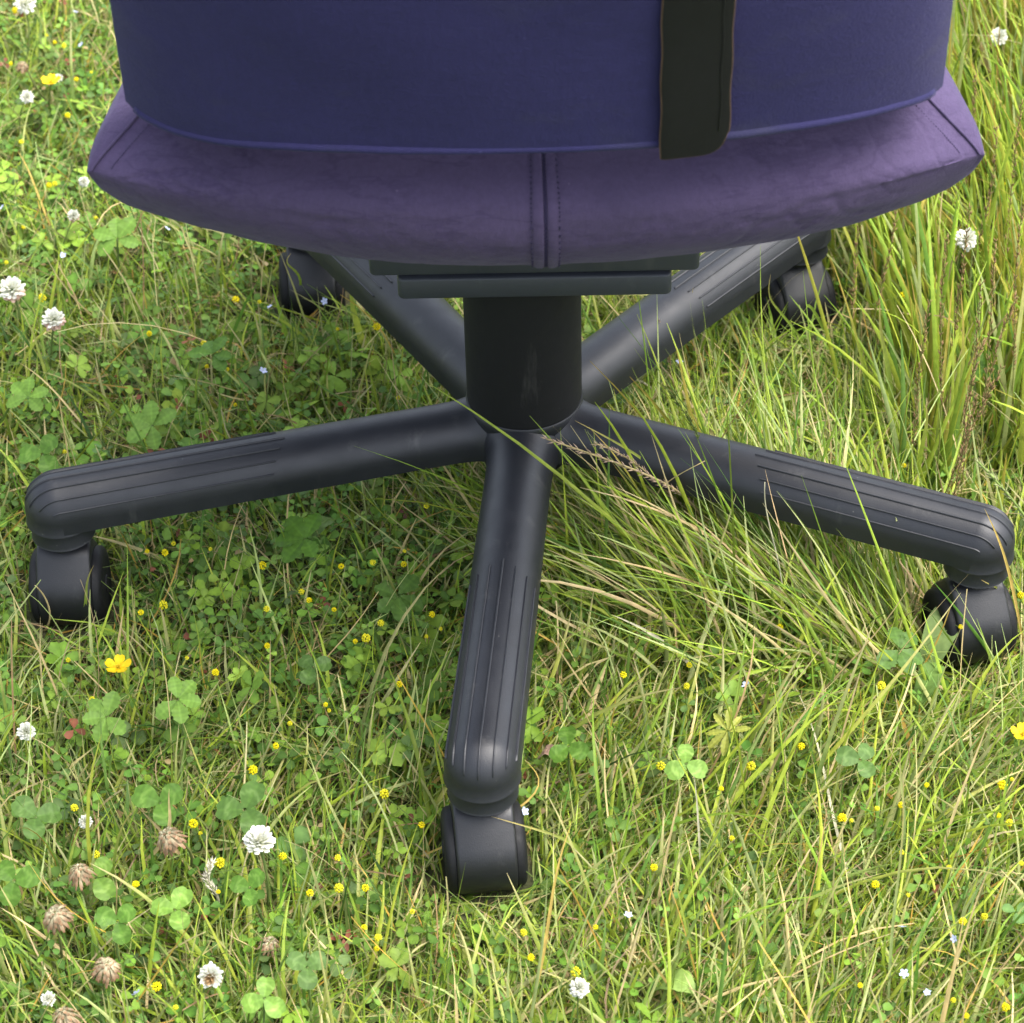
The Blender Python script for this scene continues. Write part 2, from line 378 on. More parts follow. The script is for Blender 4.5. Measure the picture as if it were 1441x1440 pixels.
# creases pressed into the cloth: thin grooves that wander, in patches
def crease(Q):
    s_ = np.cumsum(np.linalg.norm(np.diff(Q[na//2], axis=0), axis=1)); s_ = np.concatenate([[0], s_])[None, :]+0*Q[..., 0]; x_ = Q[..., 0]
    o_ = 0*x_
    for th_, f_, w_, sd_, dp_ in ((26, 62, .20, 41, .00085), (-22, 55, .20, 42, .0008), (8, 48, .16, 43, .0008), (58, 70, .16, 44, .0005)):
        a_ = R_(90-th_); wp = vn2(x_, s_, 38, sd_)*.42+vn2(x_, s_, 110, sd_+50)*.12
        ph_ = math.pi*((x_*math.cos(a_)+s_*math.sin(a_))*f_+wp*2.2)
        mk = np.clip(vn2(x_, s_, 30, sd_+9)*2.2+.15, 0, 1)
        o_ += dp_*mk*np.exp(-(np.sin(ph_)/w_)**2)
    o_ += .0012*vn2(x_, s_, 45, 77)+.0004*vn2(x_, s_, 160, 78)
    return o_
def vn2(x, y, f, seed):
    r2 = np.random.default_rng(seed); o = 0
    for i in range(6):
        a = r2.uniform(0, 2*np.pi); ph = r2.uniform(0, 6.28); k = f*r2.uniform(.6, 1.7); o = o+np.sin((x*math.cos(a)+y*math.sin(a))*k+ph)
    return o/4
gu = np.gradient(P, axis=0); gv = np.stack([np.gradient(P[..., k_], axis=1) for k_ in range(3)], -1); NN = np.cross(gu, gv); NN /= np.linalg.norm(NN, axis=-1)[..., None]+1e-12
cen = P-np.array([XC, 0, ZE]); NN *= np.sign((NN*cen).sum(-1))[..., None]
fade = np.clip((1-abs(aa))/.06, 0, 1)[:, None]*np.clip((abs(P[..., 0]-.015)-.007)/.006, 0, 1)
P = P-NN*(crease(P)*fade)[..., None]
nl = P.shape[1]
Vs = P.reshape(-1, 3); Fs = [grid_faces(na, nl, True)]
# side panels
def cap(ai, flip):
    # rounded side panel bulging out between the two outlines
    global Vs
    nr = 9; sg = -1 if ai == 0 else 1; T_, B_ = P[ai][:nc], np.concatenate([P[ai][:1], P[ai][nc:][::-1], P[ai][nc-1:nc]])
    rows = []
    for q in np.linspace(0, 1, nr):
        w1 = math.sin(q*math.pi/2)**.8; xx = T_[:, 0]*(1-w1)+B_[:, 0]*w1
        zz = T_[:, 2]*(1-q)+B_[:, 2]*q
        xm = XC+sg*(.2285-.034*np.clip((T_[:, 1]+.185)/.15, 0, 1)); pf = math.sin(q*math.pi)**.55; xx = xx*(1-pf)+xm*pf
        rows.append(np.stack([xx, T_[:, 1], zz], -1))
    G_ = np.array(rows).reshape(-1, 3); off = len(Vs); Vs = np.concatenate([Vs, G_])
    f = grid_faces(nr, nc)+off
    return f[:, ::-1] if flip else f
Fs += [cap(0, True), cap(na-1, False)]
seat = mesh_np('seat', rot2(Vs, PSI), Fs, M_seat, chair, auto=60)
# seams along both side outlines and their parallel stitch lines
for sgn in (-1, 1):
    idx = 0 if sgn < 0 else na-1
    out = P[idx]
    rear = np.concatenate([out[:60]])      # from the corner up over the top
    V, Fc = tube(rear+np.array([sgn*.0002, -.0004, .0006]), np.linspace(.0007, .0011, len(rear)), 8)
    mesh_np('side_seam', rot2(V, PSI), Fc, M_seat, seat)
    ia = 7 if sgn < 0 else na-8
    st = Acc(); line = np.concatenate([P[ia][:26]]); q = seat_pt(np.full(160, sgn*.962), -np.cos(np.linspace(.10, 1.2, 160)), np.ones(160))
    for i in range(0, 158, 2):
        V, Fc = tube(np.array([q[i], q[i+1]])+np.array([0, -.0001, .0001]), .0003, 5); st.add(V, Fc)
    V = np.concatenate(st.V); mesh_np('stitching', rot2(V, PSI), st.F, M_seam, seat)
# zip: two raised flaps, a dark gap with teeth, stitch lines
def rear_curve(xl, n=48, c0=-.70, c1=-.80):
    """points down the rear surface at local x, from top to underside"""
    a = (xl-XC)/.2255
    ct = -np.sin(np.linspace(R_(62), R_(90), n//2)); cb = -np.sin(np.linspace(R_(90), R_(50), n//2))
    p = np.concatenate([seat_pt(np.full(n//2, a), ct, np.ones(n//2)), seat_pt(np.full(n//2, a), cb, -np.ones(n//2))[1:]])
    T = np.gradient(p, axis=0); N = np.stack([0*T[:, 0], -(-T[:, 2]), -T[:, 1]], -1)
    N = np.stack([0*T[:, 0], T[:, 2], -T[:, 1]], -1); N /= np.linalg.norm(N, axis=1)[:, None]+1e-9
    N = np.where((N[:, 1:2] > 0), -N, N)
    return p, N
ZX = .0150
for s in (-1, 1):
    rows = []
    for dx, hh in ((.0006, -.0006), (.0009, .0011), (.0020, .0017), (.0048, .0015), (.0068, .0006), (.0076, -.0006)):
        p, N = rear_curve(ZX+s*dx); rows.append(p+N*hh)
    S = np.array(rows); F_ = grid_faces(S.shape[0], S.shape[1]); mesh_np('zip_flap', rot2(S.reshape(-1, 3), PSI), [F_ if s > 0 else F_[:, ::-1]], M_seat, seat)
    st = Acc(); p, N = rear_curve(ZX+s*.0071, 96); q = p+N*.0011
    for i in range(0, len(q)-2, 3):
        V, Fc = tube(np.array([q[i]-N[i]*.0003, q[i]*.35+q[i+1]*.65, q[i+1]-N[i]*.0003]), .0004, 5); st.add(V, Fc)
    mesh_np('stitching', rot2(np.concatenate(st.V), PSI), st.F, M_seam, seat)
p, N = rear_curve(ZX, 120); tz = Acc()
for i in range(0, len(p), 1):
    V, Fc = tube(np.array([p[i]+N[i]*.0004+[-.0009*(-1)**i, 0, 0], p[i]+N[i]*.0006+[.0003*(-1)**i, 0, 0]]), .0005, 5); tz.add(V, Fc)
mesh_np('zip_teeth', rot2(np.concatenate(tz.V), PSI), tz.F, M_seam, seat)

# ---- backrest
EX = np.array([-.2015, -.193, -.175, -.15, -.12, -.085, -.05, -.015, .02, .055, .09, .12, .15, .175, .193, .2015])
EZ = np.array([.4725, .4695, .4690, .4710, .4755, .4788, .4800, .4806, .4808, .4810, .4815, .4808, .4785, .4760, .4720, .4725])
def zb(x): return np.interp(x, EX, EZ)
def back_y(x, z): return -.275+.055*(abs(x)/.2)**2.6-.12*(z-.478)
HW, THK = .2025, .055
def back_ring(ins, zfun):
    """closed horizontal slice; ins = inset for rounding"""
    hw = HW-ins
    xs = hw*np.sin(np.linspace(-np.pi/2, np.pi/2, 61))
    pts = []
    # rear (towards camera), left to right
    for x in xs:
        e = 1-min(1, (abs(x)/hw))**14
        z = zfun(x); pts.append((x, back_y(x, z)+ins+.010*(1-e)**1, z))
    for x in xs[::-1]:
        e = (abs(x)/hw)**10
        z = zfun(x); pts.append((x, back_y(x, z)+THK-ins-.016*e, z))
    return np.array(pts)
rings = []
rings.append(back_ring(.012, lambda x: zb(x)+.0035)); rings.append(back_ring(.004, lambda x: zb(x)+.0005)); rings.append(back_ring(.0012, lambda x: zb(x)+.0005))
for t in np.concatenate([[.0015, .003, .005], np.linspace(.01, 1, 40)]):
    def zf(x, t=t): return zb(x)*(1-t)+.93*t
    rings.append(back_ring(0.0, zf))
rings.append(back_ring(.004, lambda x: .936)); rings.append(back_ring(.014, lambda x: .941))
S = np.array(rings); S[..., 0] += XC; n, m = S.shape[:2]
# soft dents
S[..., 1] += .0012*np.sin(S[..., 0]*31+S[..., 2]*22)*np.cos(S[..., 2]*37)
back = mesh_np('backrest', rot2(S.reshape(-1, 3), PSI), [grid_faces(n, m, True), np.arange(m)[::-1][None, :], (np.arange(m)+m*(n-1))[None, :]], M_back, chair, auto=70)
xs = np.linspace(-HW+.006, HW-.006, 140)
pp = np.stack([XC+xs, back_y(xs, zb(xs))+.0004+.010*(abs(xs)/HW)**14, zb(xs)+.0022], -1)
V, Fc = tube(pp, .0022, 10); mesh_np('piping', rot2(V, PSI), Fc, M_back, back)
pp2 = pp+np.array([0, .0003, .0042]); V, Fc = tube(pp2, .0006, 6); mesh_np('seam', rot2(V, PSI), Fc, M_seam, back)
# leather strap
xl, xr, zt = .0702, .1022, .80
def strap_outline(v):
    """v 0 bottom..1 ; left and right x and z"""
    return 0
nu, nv = 15, 60
U = np.linspace(0, 1, nu); rows = []
for j in range(nv):
    row = []
    for i in range(nu):
        x = xl+(xr-xl)*U[i]
        rc = .0125; dz = 0
        if x > xr-rc: dz = rc-math.sqrt(max(0, rc*rc-(x-(xr-rc))**2))
        z0 = .4765+dz+.0010*U[i]
        t = (j/(nv-1))**1.6; z = z0*(1-t)+zt*t
        xx = x+(-.0015*t if i == 0 else 0)-(.001*t)+.0003*math.sin(z*190+i)
        row.append((xx, z))
    rows.append(row)
G = np.array(rows)
def strap_surface(off):
    y = back_y(G[..., 0]-XC, G[..., 1])-off
    return np.stack([G[..., 0], y, G[..., 1]], -1)
edge = (U*2-1)
o1 = strap_surface(.0034+.0005*(1-edge[None]**8)+0*G[..., 0]); o0 = strap_surface(.0002)
o1[..., 1] -= .0010*np.sin(G[..., 1]*55)*.4
Vt = np.concatenate([o1.reshape(-1, 3), o0.reshape(-1, 3)]); nn = nu*nv
top = grid_faces(nv, nu)[:, ::-1]
border = np.concatenate([np.arange(nu), np.arange(1, nv)*nu+nu-1, (nv-1)*nu+np.arange(nu-2, -1, -1), np.arange(nv-2, 0, -1)*nu])
b2 = np.roll(border, -1); side = np.stack([border, b2, b2+nn, border+nn], -1)
Fq = np.concatenate([top, side]); fm = np.concatenate([np.zeros(len(top)), np.ones(len(side))])
strap = mesh_np('strap', rot2(Vt, PSI), [Fq], None, chair, auto=40, mats=[M_strap, M_raw], fmat=fm)
strap['label'] = 'black leather strap with raw brown edges'
brim = border[:nu+nv-1]
V, Fc = tube(o1.reshape(-1, 3)[brim[:-1]]+np.array([0, .0006, 0]), .00055, 5); mesh_np('raw_edge', rot2(V, PSI), Fc, M_raw, strap)
lf = o1.reshape(-1, 3)[np.arange(0, nv)*nu]; V, Fc = tube(lf+np.array([-.0002, .0006, 0]), .00055, 5); mesh_np('raw_edge', rot2(V, PSI), Fc, M_raw, strap)
gp = o1[:, 12].copy(); gp2 = gp[(gp[:, 2] > .49)]; V, Fc = tube(gp2+np.array([.0, -.0001, 0]), .0004, 5); mesh_np('edge_groove', rot2(V, PSI), Fc, M_strap, strap)

# ================================================================== MEADOW
def inside_chair(P, pad=.001):
    """True where a point lies inside a solid of the base"""
    x, y, z = P[..., 0], P[..., 1], P[..., 2]-.0147*P[..., 1]
    hit = (x*x+y*y < (.038+pad)**2) & (z > .078)
    for k, a in enumerate(ANG):
        ca, sa = math.cos(a), math.sin(a)
        t = x*ca+y*sa; d = -x*sa+y*ca; zc = leg_z(t)
        r = .022+pad
        hit |= (t > 0) & (t < RB) & (abs(d) < r) & (z > zc-.0095) & (d*d+np.maximum(z-zc, 0)**2 < r*r)
        dx, dy = x-RB*ca, y-RB*sa
        rr2 = dx*dx+dy*dy
        hit |= (rr2 < r*r) & (z > .078) & (z < ENDZ+r) & (rr2+np.maximum(z-ENDZ, 0)**2 < r*r)
        z_ = z-(ENDZ-.098); yw = R_(CAST_YAW[k]); ex, ey = dx*math.cos(yw)+dy*math.sin(yw), -dx*math.sin(yw)+dy*math.cos(yw)+.004
        hit |= (abs(ex) < .0245+pad) & (ey*ey+(z_-.0365)**2 < (.0270+pad)**2)
        hit |= (abs(ex) < .0175) & (abs(ey) < .018) & (z_ > .03) & (z_ < .07)
    return hit
def G2(x, y, cx, cy, sx, sy, rot=0):
    c, s = math.cos(rot), math.sin(rot); u = (x-cx)*c+(y-cy)*s; v = -(x-cx)*s+(y-cy)*c
    return np.exp(-(u/sx)**2-(v/sy)**2)
def vnoise(x, y, f, seed):
    r2 = np.random.default_rng(seed); o = 0
    for i in range(6):
        a = r2.uniform(0, 2*np.pi); ph = r2.uniform(0, 6.28); k = f*r2.uniform(.6, 1.7)
        o = o+np.sin((x*math.cos(a)+y*math.sin(a))*k+ph)
    return o/6
def tall(x, y):
    """0..1 how much long grass grows here (right hand side of the chair)"""
    t = 1/(1+np.exp(-(x-.135-.04*np.sin(y*9))*38)) * 1/(1+np.exp(-(y+.015-.10*(x-.15))*42))
    t = np.maximum(t, .9*G2(x, y, .12, -.045, .085, .045))
    bx, by = RB*math.cos(ANG[2]), RB*math.sin(ANG[2])
    t = t*(1-.97*np.clip(1.5*G2(x, y, bx-.005, by-.10, .050, .12), 0, 1))*(1-.9*np.clip(1.4*G2(x, y, bx*.62, by*.62-.055, .10, .030, ANG[2]), 0, 1))
    return np.clip(t, 0, 1)
def near_caster(x, y):
    m = 0
    for a in ANG:
        m = np.maximum(m, G2(x, y, RB*math.cos(a), RB*math.sin(a)-.028, .045, .038))
    return m
COLS = dict(fresh=(.164, .270, .030), lime=(.262, .360, .042), mid=(.088, .185, .028), dark=(.045, .105, .020), straw=(.46, .40, .20), tan=(.28, .20, .10), pale=(.31, .38, .14), grey=(.16, .22, .06), gold=(.40, .28, .06))
CA = {k: np.array(v) for k, v in COLS.items()}
def pick(N, weights):
    ks = list(weights); p = np.array([weights[k] for k in ks], float); p /= p.sum()
    i = rng.choice(len(ks), N, p=p); c = np.array([CA[k] for k in ks])[i]
    return c*rng.uniform(.72, 1.3, (N, 1))*rng.uniform(.93, 1.07, (N, 3))
def blades(name, bx, by, az, lean, curl, L, W, col, seg=4, z0=None, mat=None, fold=False, tipc=None, tipw=.08, wob=.0, check=True, parent=None, build=True):
    N = len(bx); t = np.linspace(0, 1, seg+1)[None]
    th = lean[:, None]+curl[:, None]*t
    azz = az[:, None]+wob*rng.normal(0, 1, (N, 1))*t*1.5
    ds = (L/seg)[:, None]
    thm = (th[:, 1:]+th[:, :-1])/2; azm = (azz[:, 1:]+azz[:, :-1])/2
    stx = np.sin(thm)*np.cos(azm)*ds; sty = np.sin(thm)*np.sin(azm)*ds; stz = np.cos(thm)*ds
    z = hz(bx, by) if z0 is None else z0
    cz = np.zeros((N, 1))
    X = bx[:, None]+np.concatenate([cz, np.cumsum(stx, 1)], 1); Y = by[:, None]+np.concatenate([cz, np.cumsum(sty, 1)], 1); Z = z[:, None]+np.concatenate([cz, np.cumsum(stz, 1)], 1)
    Z = np.maximum(Z, hz(X, Y)+.0015)
    P = np.stack([X, Y, Z], -1)
    if check:
        ok = ~inside_chair(P).any(1); mid = (P[:, 1:]+P[:, :-1])/2; ok &= ~inside_chair(mid).any(1)
        P, azz, th, W, col, L = P[ok], azz[ok], th[ok], W[ok], col[ok], L[ok]
        if tipc is not None: tipc = tipc[ok]
        N = len(P)
    tw = rng.normal(0, .7, (N, 1))+rng.normal(0, .5, (N, 1))*t
    side = np.stack([-np.sin(azz)*np.cos(tw)+np.cos(azz)*np.cos(th)*np.sin(tw), np.cos(azz)*np.cos(tw)+np.sin(azz)*np.cos(th)*np.sin(tw), -np.sin(th)*np.sin(tw)], -1)
    prof = np.clip(np.minimum(1, .55+t*2.2)*(1-t**2.5)+tipw*t, 0, 1)
    hw = .5*W[:, None]*prof
    nrm = np.cross(side, np.stack([np.sin(th)*np.cos(azz), np.sin(th)*np.sin(azz), np.cos(th)], -1))
    if fold: V = np.stack([P-side*hw[..., None]+nrm*hw[..., None]*.45, P, P+side*hw[..., None]+nrm*hw[..., None]*.45], 2); m = 3
    else: V = np.stack([P-side*hw[..., None], P+side*hw[..., None]], 2); m = 2
    base = grid_faces(seg+1, m)
    F_ = (base[None]+(np.arange(N)*(seg+1)*m)[:, None, None]).reshape(-1, 4)
    if tipc is None: tipc = col
    tt = np.broadcast_to((t**2)[..., None], (N, seg+1, 1))
    cb = col*np.array([1.05, .95, .9])
    C = cb[:, None]*(1-tt)+tipc[:, None]*tt
    C = np.repeat(C[:, :, None], m, 2)
    return V.reshape(-1, 3), F_, C.reshape(-1, 3)
def scatter(N, x0, x1, y0, y1, keep=None):
    x = rng.uniform(x0, x1, N); y = rng.uniform(y0, y1, N)
    if keep is not None:
        k = rng.uniform(0, 1, N) < keep(x, y); x, y = x[k], y[k]
    return x, y
VX0, VX1, VY0, VY1 = -.68, .62, -.52, .98
GR = Acc()
# frame-shaped area seen by the camera (with a margin), thinner beyond it
def seen(x, y):
    wdt = .42+.19*(y+.4)*.9
    return 1/(1+np.exp((abs(x+.03*(y+.4))-wdt-.03)*45))
# --- thatch of old stems lying flat
N = 40000; x, y = scatter(N, VX0, VX1, VY0, VY1, seen); N = len(x)
c = pick(N, dict(straw=3, tan=2.2, grey=2, pale=3, mid=4, fresh=3))*.85
GR.add(*blades('', x, y, rng.uniform(0, 6.28, N), rng.uniform(1.25, 1.55, N), rng.normal(0, .15, N), rng.uniform(.012, .05, N), rng.uniform(.0006, .0015, N), c, 2, hz(x, y)+rng.uniform(.001, .012, N)))
def lowright(x, y): return G2(x, y, .16, -.27, .16, .13)
# --- fine short lawn grass
def preferred(x, y):
    """direction in which the grass leans, varies over the meadow"""
    d = np.pi*.5+.9*vnoise(x, y, 5, 1)+.6*vnoise(x, y, 12, 2)
    d = np.where(tall(x, y) > .4, np.pi*.62+.5*vnoise(x, y, 8, 3), d)
    low = 1/(1+np.exp((y+.12)*30)); right = 1/(1+np.exp(-(x-.08)*25))
    d = d*(1-low*right)+(R_(58)+.35*vnoise(x, y, 9, 4))*low*right
    tuft = G2(x, y, .12, -.045, .11, .06)
    return d*(1-tuft)+R_(140)*tuft
def leafy(x, y):
    """0..1 how much clover and medick replaces grass (left half, patches)"""
    f = 1/(1+np.exp((x+.02+.06*np.sin(y*7))*16)); f = f*(.78+.55*vnoise(x, y, 11, 7))
    f = np.maximum(f, .85*G2(x, y, -.19, -.03, .14, .12)); f = np.maximum(f, .5*G2(x, y, -.4, .5, .2, .4))
    f = np.maximum(f, .45*G2(x, y, .21, -.12, .05, .05))
    f = f*(1-.40/(1+np.exp((y+.20)*28)))*(1-.5/(1+np.exp(-(x-.02)*40)))
    return np.clip(f*(1-.7*tall(x, y)), 0, 1)
N = 178000; x, y = scatter(N, VX0, VX1, VY0, VY1, lambda x, y: seen(x, y)*(1-.70*leafy(x, y))); N = len(x)
nc_ = near_caster(x, y); tl = tall(x, y)
Lb = rng.gamma(6, .0058, N)*(1-.35*nc_)*(1+.25*tl); az = preferred(x, y)+rng.normal(0, .75, N)
rnd = rng.uniform(0, 1, N) < .2; az[rnd] = rng.uniform(0, 6.28, rnd.sum())
lean = np.clip(rng.normal(.80, .34, N)+.35*nc_, .02, 1.42); curl = np.abs(rng.normal(.55, .45, N))
c = pick(N, dict(fresh=4.5, lime=3.8, mid=3.2, dark=.6, straw=.8, pale=1.8, grey=1, gold=.3))
tip = np.where(rng.uniform(0, 1, (N, 1)) < .22, CA['straw']*rng.uniform(.7, 1.1, (N, 1)), c*np.array([1.1, 1.05, 1]))
GR.add(*blades('', x, y, az, lean, curl, Lb, rng.gamma(7, .00018, N)+.0004, c, 3, tipc=tip, wob=.25))
# --- medium blades, wider
N = 15000; x, y = scatter(N, VX0, VX1, VY0, VY1, lambda x, y: seen(x, y)*(1-.8*leafy(x, y))*(.45+.55*(.5+.9*vnoise(x, y, 14, 9)))); N = len(x)
nc_ = near_caster(x, y); tl = tall(x, y)
Lb = rng.gamma(7, .0085, N)*(1-.6*nc_)*(1+.3*tl)*(1+.45*lowright(x, y)); az = preferred(x, y)+rng.normal(0, .55, N)
lean = np.clip(rng.normal(.82, .3, N)+.4*nc_, .05, 1.4); curl = np.abs(rng.normal(.6, .4, N))
c = pick(N, dict(fresh=4, lime=4.2, mid=2, pale=2.0, grey=1, straw=.7))
tip = np.where(rng.uniform(0, 1, (N, 1)) < .25, CA['straw']*rng.uniform(.7, 1.1, (N, 1)), c*np.array([1.12, 1.05, 1]))
GR.add(*blades('', x, y, az, lean, curl, Lb, rng.uniform(.0016, .0032, N), c, 6, tipc=tip, fold=True, wob=.35))
# --- long straws and dry stems crossing
N = 4800; x, y = scatter(N, VX0, VX1, VY0, VY1, seen); N = len(x); nc_ = near_caster(x, y)
c = pick(N, dict(straw=5, tan=1.5, pale=3, gold=1.5))
GR.add(*blades('', x, y, preferred(x, y)+rng.normal(0, 1.3, N), np.clip(rng.normal(.9, .35, N), .1, 1.45), rng.normal(.3, .5, N), rng.gamma(7, .0095, N)*(1-.6*nc_), rng.uniform(.0006, .0013, N), c, 6, wob=.5, tipw=.5))
o = GR.build('meadow_grass', M_grass); tag(o, 'mixed short green and straw coloured grass blades growing under and around the chair', 'grass', kind='stuff')
# --- tall grass on the right
TG = Acc()
def tallfield(N, wl, Ls, sp, seg=7, fold=True, lo=.4, cl=None, aze=.5):
    x, y = scatter(N, .02, .62, -.16, .98, lambda x, y: seen(x, y)*np.clip(tall(x, y)-lo, 0, 1)/(1-lo)); n_ = len(x)
    # clump the bases together
    cx = rng.uniform(.02, .62, 260); cy = rng.uniform(-.14, .98, 260); j = rng.integers(0, 260, n_)
    d2 = (x[:, None]-cx)**2+(y[:, None]-cy)**2; j = d2.argmin(1); x = x*.55+cx[j]*.45; y = y*.55+cy[j]*.45
    az0 = preferred(x, y)+vnoise(cx[j], cy[j], 90, 21)*1.6
    return x, y, az0+rng.normal(0, aze, n_), n_
x, y, az, N = tallfield(11500, 1, 1, 1)
c = pick(N, dict(fresh=4, lime=9, mid=1.2, pale=1.4, straw=.3)); tipc = np.where(rng.uniform(0, 1, (N, 1)) < .3, CA['gold']*rng.uniform(.7, 1.1, (N, 1)), c*1.12)
TG.add(*blades('', x, y, az, np.abs(rng.normal(.20, .18, N)), np.abs(rng.normal(.45, .32, N)), rng.gamma(9, .0120, N), rng.uniform(.0022, .0050, N), c, 7, tipc=tipc, fold=True, wob=.2))
x, y, az, N = tallfield(3800, 1, 1, 1, aze=.9)
c = pick(N, dict(straw=4, tan=2, pale=3, gold=1.5, grey=1))
TG.add(*blades('', x, y, az, np.abs(rng.normal(.35, .3, N)), rng.normal(.4, .4, N), rng.gamma(8, .0115, N), rng.uniform(.0006, .0014, N), c, 6, tipw=.5, wob=.4))
# flattened tuft lying to the left between the front and right legs
N = 3400; x = rng.normal(.155, .065, N); y = rng.normal(-.085, .032, N)-.25*(x-.155)
c = pick(N, dict(fresh=3, lime=5, pale=4, straw=2, mid=1))
TG.add(*blades('', x, y, R_(132)+rng.normal(0, .48, N), np.clip(rng.normal(.75, .22, N), .1, 1.4), np.clip(rng.normal(.45, .3, N), 0, 1), rng.gamma(9, .0115, N), rng.uniform(.0009, .0028, N), c, 7, fold=True, wob=.2))
o = TG.build('tall_grass', M_grass); tag(o, 'long bright green grass standing to the right of the chair base', 'grass', kind='stuff')
# --- surrounding meadow outside the picture
OG = Acc()
N = 178000; rad = .45+3.6*rng.uniform(0, 1, N)**1.35; an = rng.uniform(0, 6.28, N); x = rad*np.cos(an); y = rad*np.sin(an)+.2
k = rng.uniform(0, 1, N) > seen(x, y)*((y > VY0) & (y < VY1)); x, y, rad = x[k], y[k], rad[k]; N = len(x); sc = np.clip(rad/1.1, 1, 2.6)
c = pick(N, dict(fresh=4, lime=3, mid=4, dark=1, straw=1.2, pale=1))
OG.add(*blades('', x, y, rng.uniform(0, 6.28, N), np.clip(rng.normal(.5, .35, N), 0, 1.4), np.abs(rng.normal(.5, .4, N)), rng.gamma(6, .011, N), .0013*sc*rng.uniform(.7, 1.6, N), c, 3, check=False))
o = OG.build('outer_meadow_grass', M_grass); tag(o, 'open meadow grass stretching away on all sides beyond the chair', 'grass', kind='stuff')

# --- low leaves: clover, medick, cinquefoil (ground cover)
def leaflet_tpl(kind):
    """verts (u along, v across, w height), faces"""
    if kind == 'clover': e = [(.06, .06), (.30, .34), (.62, .50), (.88, .40), (1.0, .16)]; tip = .955
    elif kind == 'medick': e = [(.08, .05), (.52, .36), (.92, .32)]; tip = .99
    else: e = [(.05, .05), (.28, .17), (.40, .25), (.50, .22), (.62, .34), (.72, .28), (.84, .30), (.90, .18)]; tip = 1.02
    n_ = len(e); us = np.array([q[0] for q in e]); vs = np.array([q[1] for q in e])
    Lf = np.stack([us, vs, .16*vs], -1); Rt = np.stack([us, -vs, .16*vs], -1); md = np.stack([us, 0*us, -.02*us], -1)
    V = np.concatenate([[[0, 0, 0]], Lf, md, Rt, [[tip, 0, 0]]])
    V[:, 2] -= .18*V[:, 0]**2
    F3 = []; F4 = []
    a, b, c_, t_ = 1, 1+n_, 1+2*n_, 1+3*n_
    F3 += [(0, b, a), (0, c_, b), (a+n_-1, b+n_-1, t_), (b+n_-1, c_+n_-1, t_)]
    for i in range(n_-1):
        F4 += [(a+i, b+i, b+i+1, a+i+1), (b+i, c_+i, c_+i+1, b+i+1)]
    return V, np.array(F3), np.array(F4)
TPL = {k: leaflet_tpl(k) for k in ('clover', 'medick', 'cinque')}
def leaves(kind, nl_, pos, size, col, tilt=.45, stems=True):
    V0, F3, F4 = TPL[kind]; N = len(pos); nv_ = len(V0)
    az = rng.uniform(0, 6.28, N); nx, ny = rng.normal(0, tilt, N), rng.normal(0, tilt, N)-.15
    zc = np.stack([nx, ny, np.ones(N)], -1); zc /= np.linalg.norm(zc, axis=1)[:, None]
    xc = np.stack([np.cos(az), np.sin(az), 0*az], -1); xc -= zc*(xc*zc).sum(1)[:, None]; xc /= np.linalg.norm(xc, axis=1)[:, None]; yc = np.cross(zc, xc)
    Vs_, Cs_ = [], []
    for k in range(nl_):
        a = (k*2*np.pi/nl_ if kind != 'cinque' else (k-(nl_-1)/2)*R_(62))+rng.normal(0, .13, N)
        up = rng.normal(.12, .2, N)
        s = size*rng.uniform(.85, 1.12, N)
        d = xc*np.cos(a)[:, None]+yc*np.sin(a)[:, None]; e = -xc*np.sin(a)[:, None]+yc*np.cos(a)[:, None]
        d2 = d*np.cos(up)[:, None]+zc*np.sin(up)[:, None]; z2 = np.cross(d2, e)
        P = pos[:, None]+s[:, None, None]*((V0[None, :, 0:1]+.04)*d2[:, None]+V0[None, :, 1:2]*e[:, None]+V0[None, :, 2:3]*z2[:, None])
        Vs_.append(P)
        cc_ = col[:, None]*rng.uniform(.9, 1.1, (N, 1, 1))*np.where(abs(V0[:, 1]) < 1e-6, 1.18, 1)[None, :, None]
        if kind == 'clover': cc_ = cc_*np.where(abs(V0[:, 0]-.62) < .02, 1.15, 1)[None, :, None]
        Cs_.append(np.broadcast_to(cc_, P.shape))
    V = np.stack(Vs_, 1).reshape(-1, 3); C = np.stack(Cs_, 1).reshape(-1, 3)
    ids = (np.arange(N*nl_)*nv_)[:, None, None]
    return V, [(F3[None]+ids).reshape(-1, 3), (F4[None]+ids).reshape(-1, 4)], C
LV = Acc()
def leaf_field(kind, nl_, N, size, hrange, colw, dens, tilt=.45):
    x, y = scatter(N, VX0, VX1, VY0, VY1, lambda x, y: seen(x, y)*dens(x, y)); n_ = len(x)
    nc_ = near_caster(x, y)
    z = hz(x, y)+rng.uniform(hrange[0], hrange[1], n_)*(1-.6*nc_)
    pos = np.stack([x, y, z], -1); sz = size*rng.uniform(.65, 1.35, n_)
    ok = np.ones(n_, bool)
    for dx, dy in ((0, 0), (.008, 0), (-.008, 0), (0, .008), (0, -.008)): ok &= ~inside_chair(pos+np.array([dx, dy, 0]))
    pos, sz = pos[ok], sz[ok]; 
    V, F_, C = leaves(kind, nl_, pos, sz, pick(len(pos), colw), tilt); LV.add(V, F_, C)
    return pos
CA['clov'] = np.array((.078, .155, .024)); CA['clovb'] = np.array((.112, .208, .027)); CA['clovg'] = np.array((.092, .155, .042)); CA['cinq'] = np.array((.165, .262, .032)); CA['red'] = np.array((.20, .07, .04))
low_left = lambda x, y: G2(x, y, -.20, -.34, .16, .12)
leaf_field('medick', 3, 27000, .0060, (.004, .029), dict(clov=3, clovb=3, mid=2, cinq=1, clovg=1.2, red=.12), lambda x, y: .12+.88*leafy(x, y))
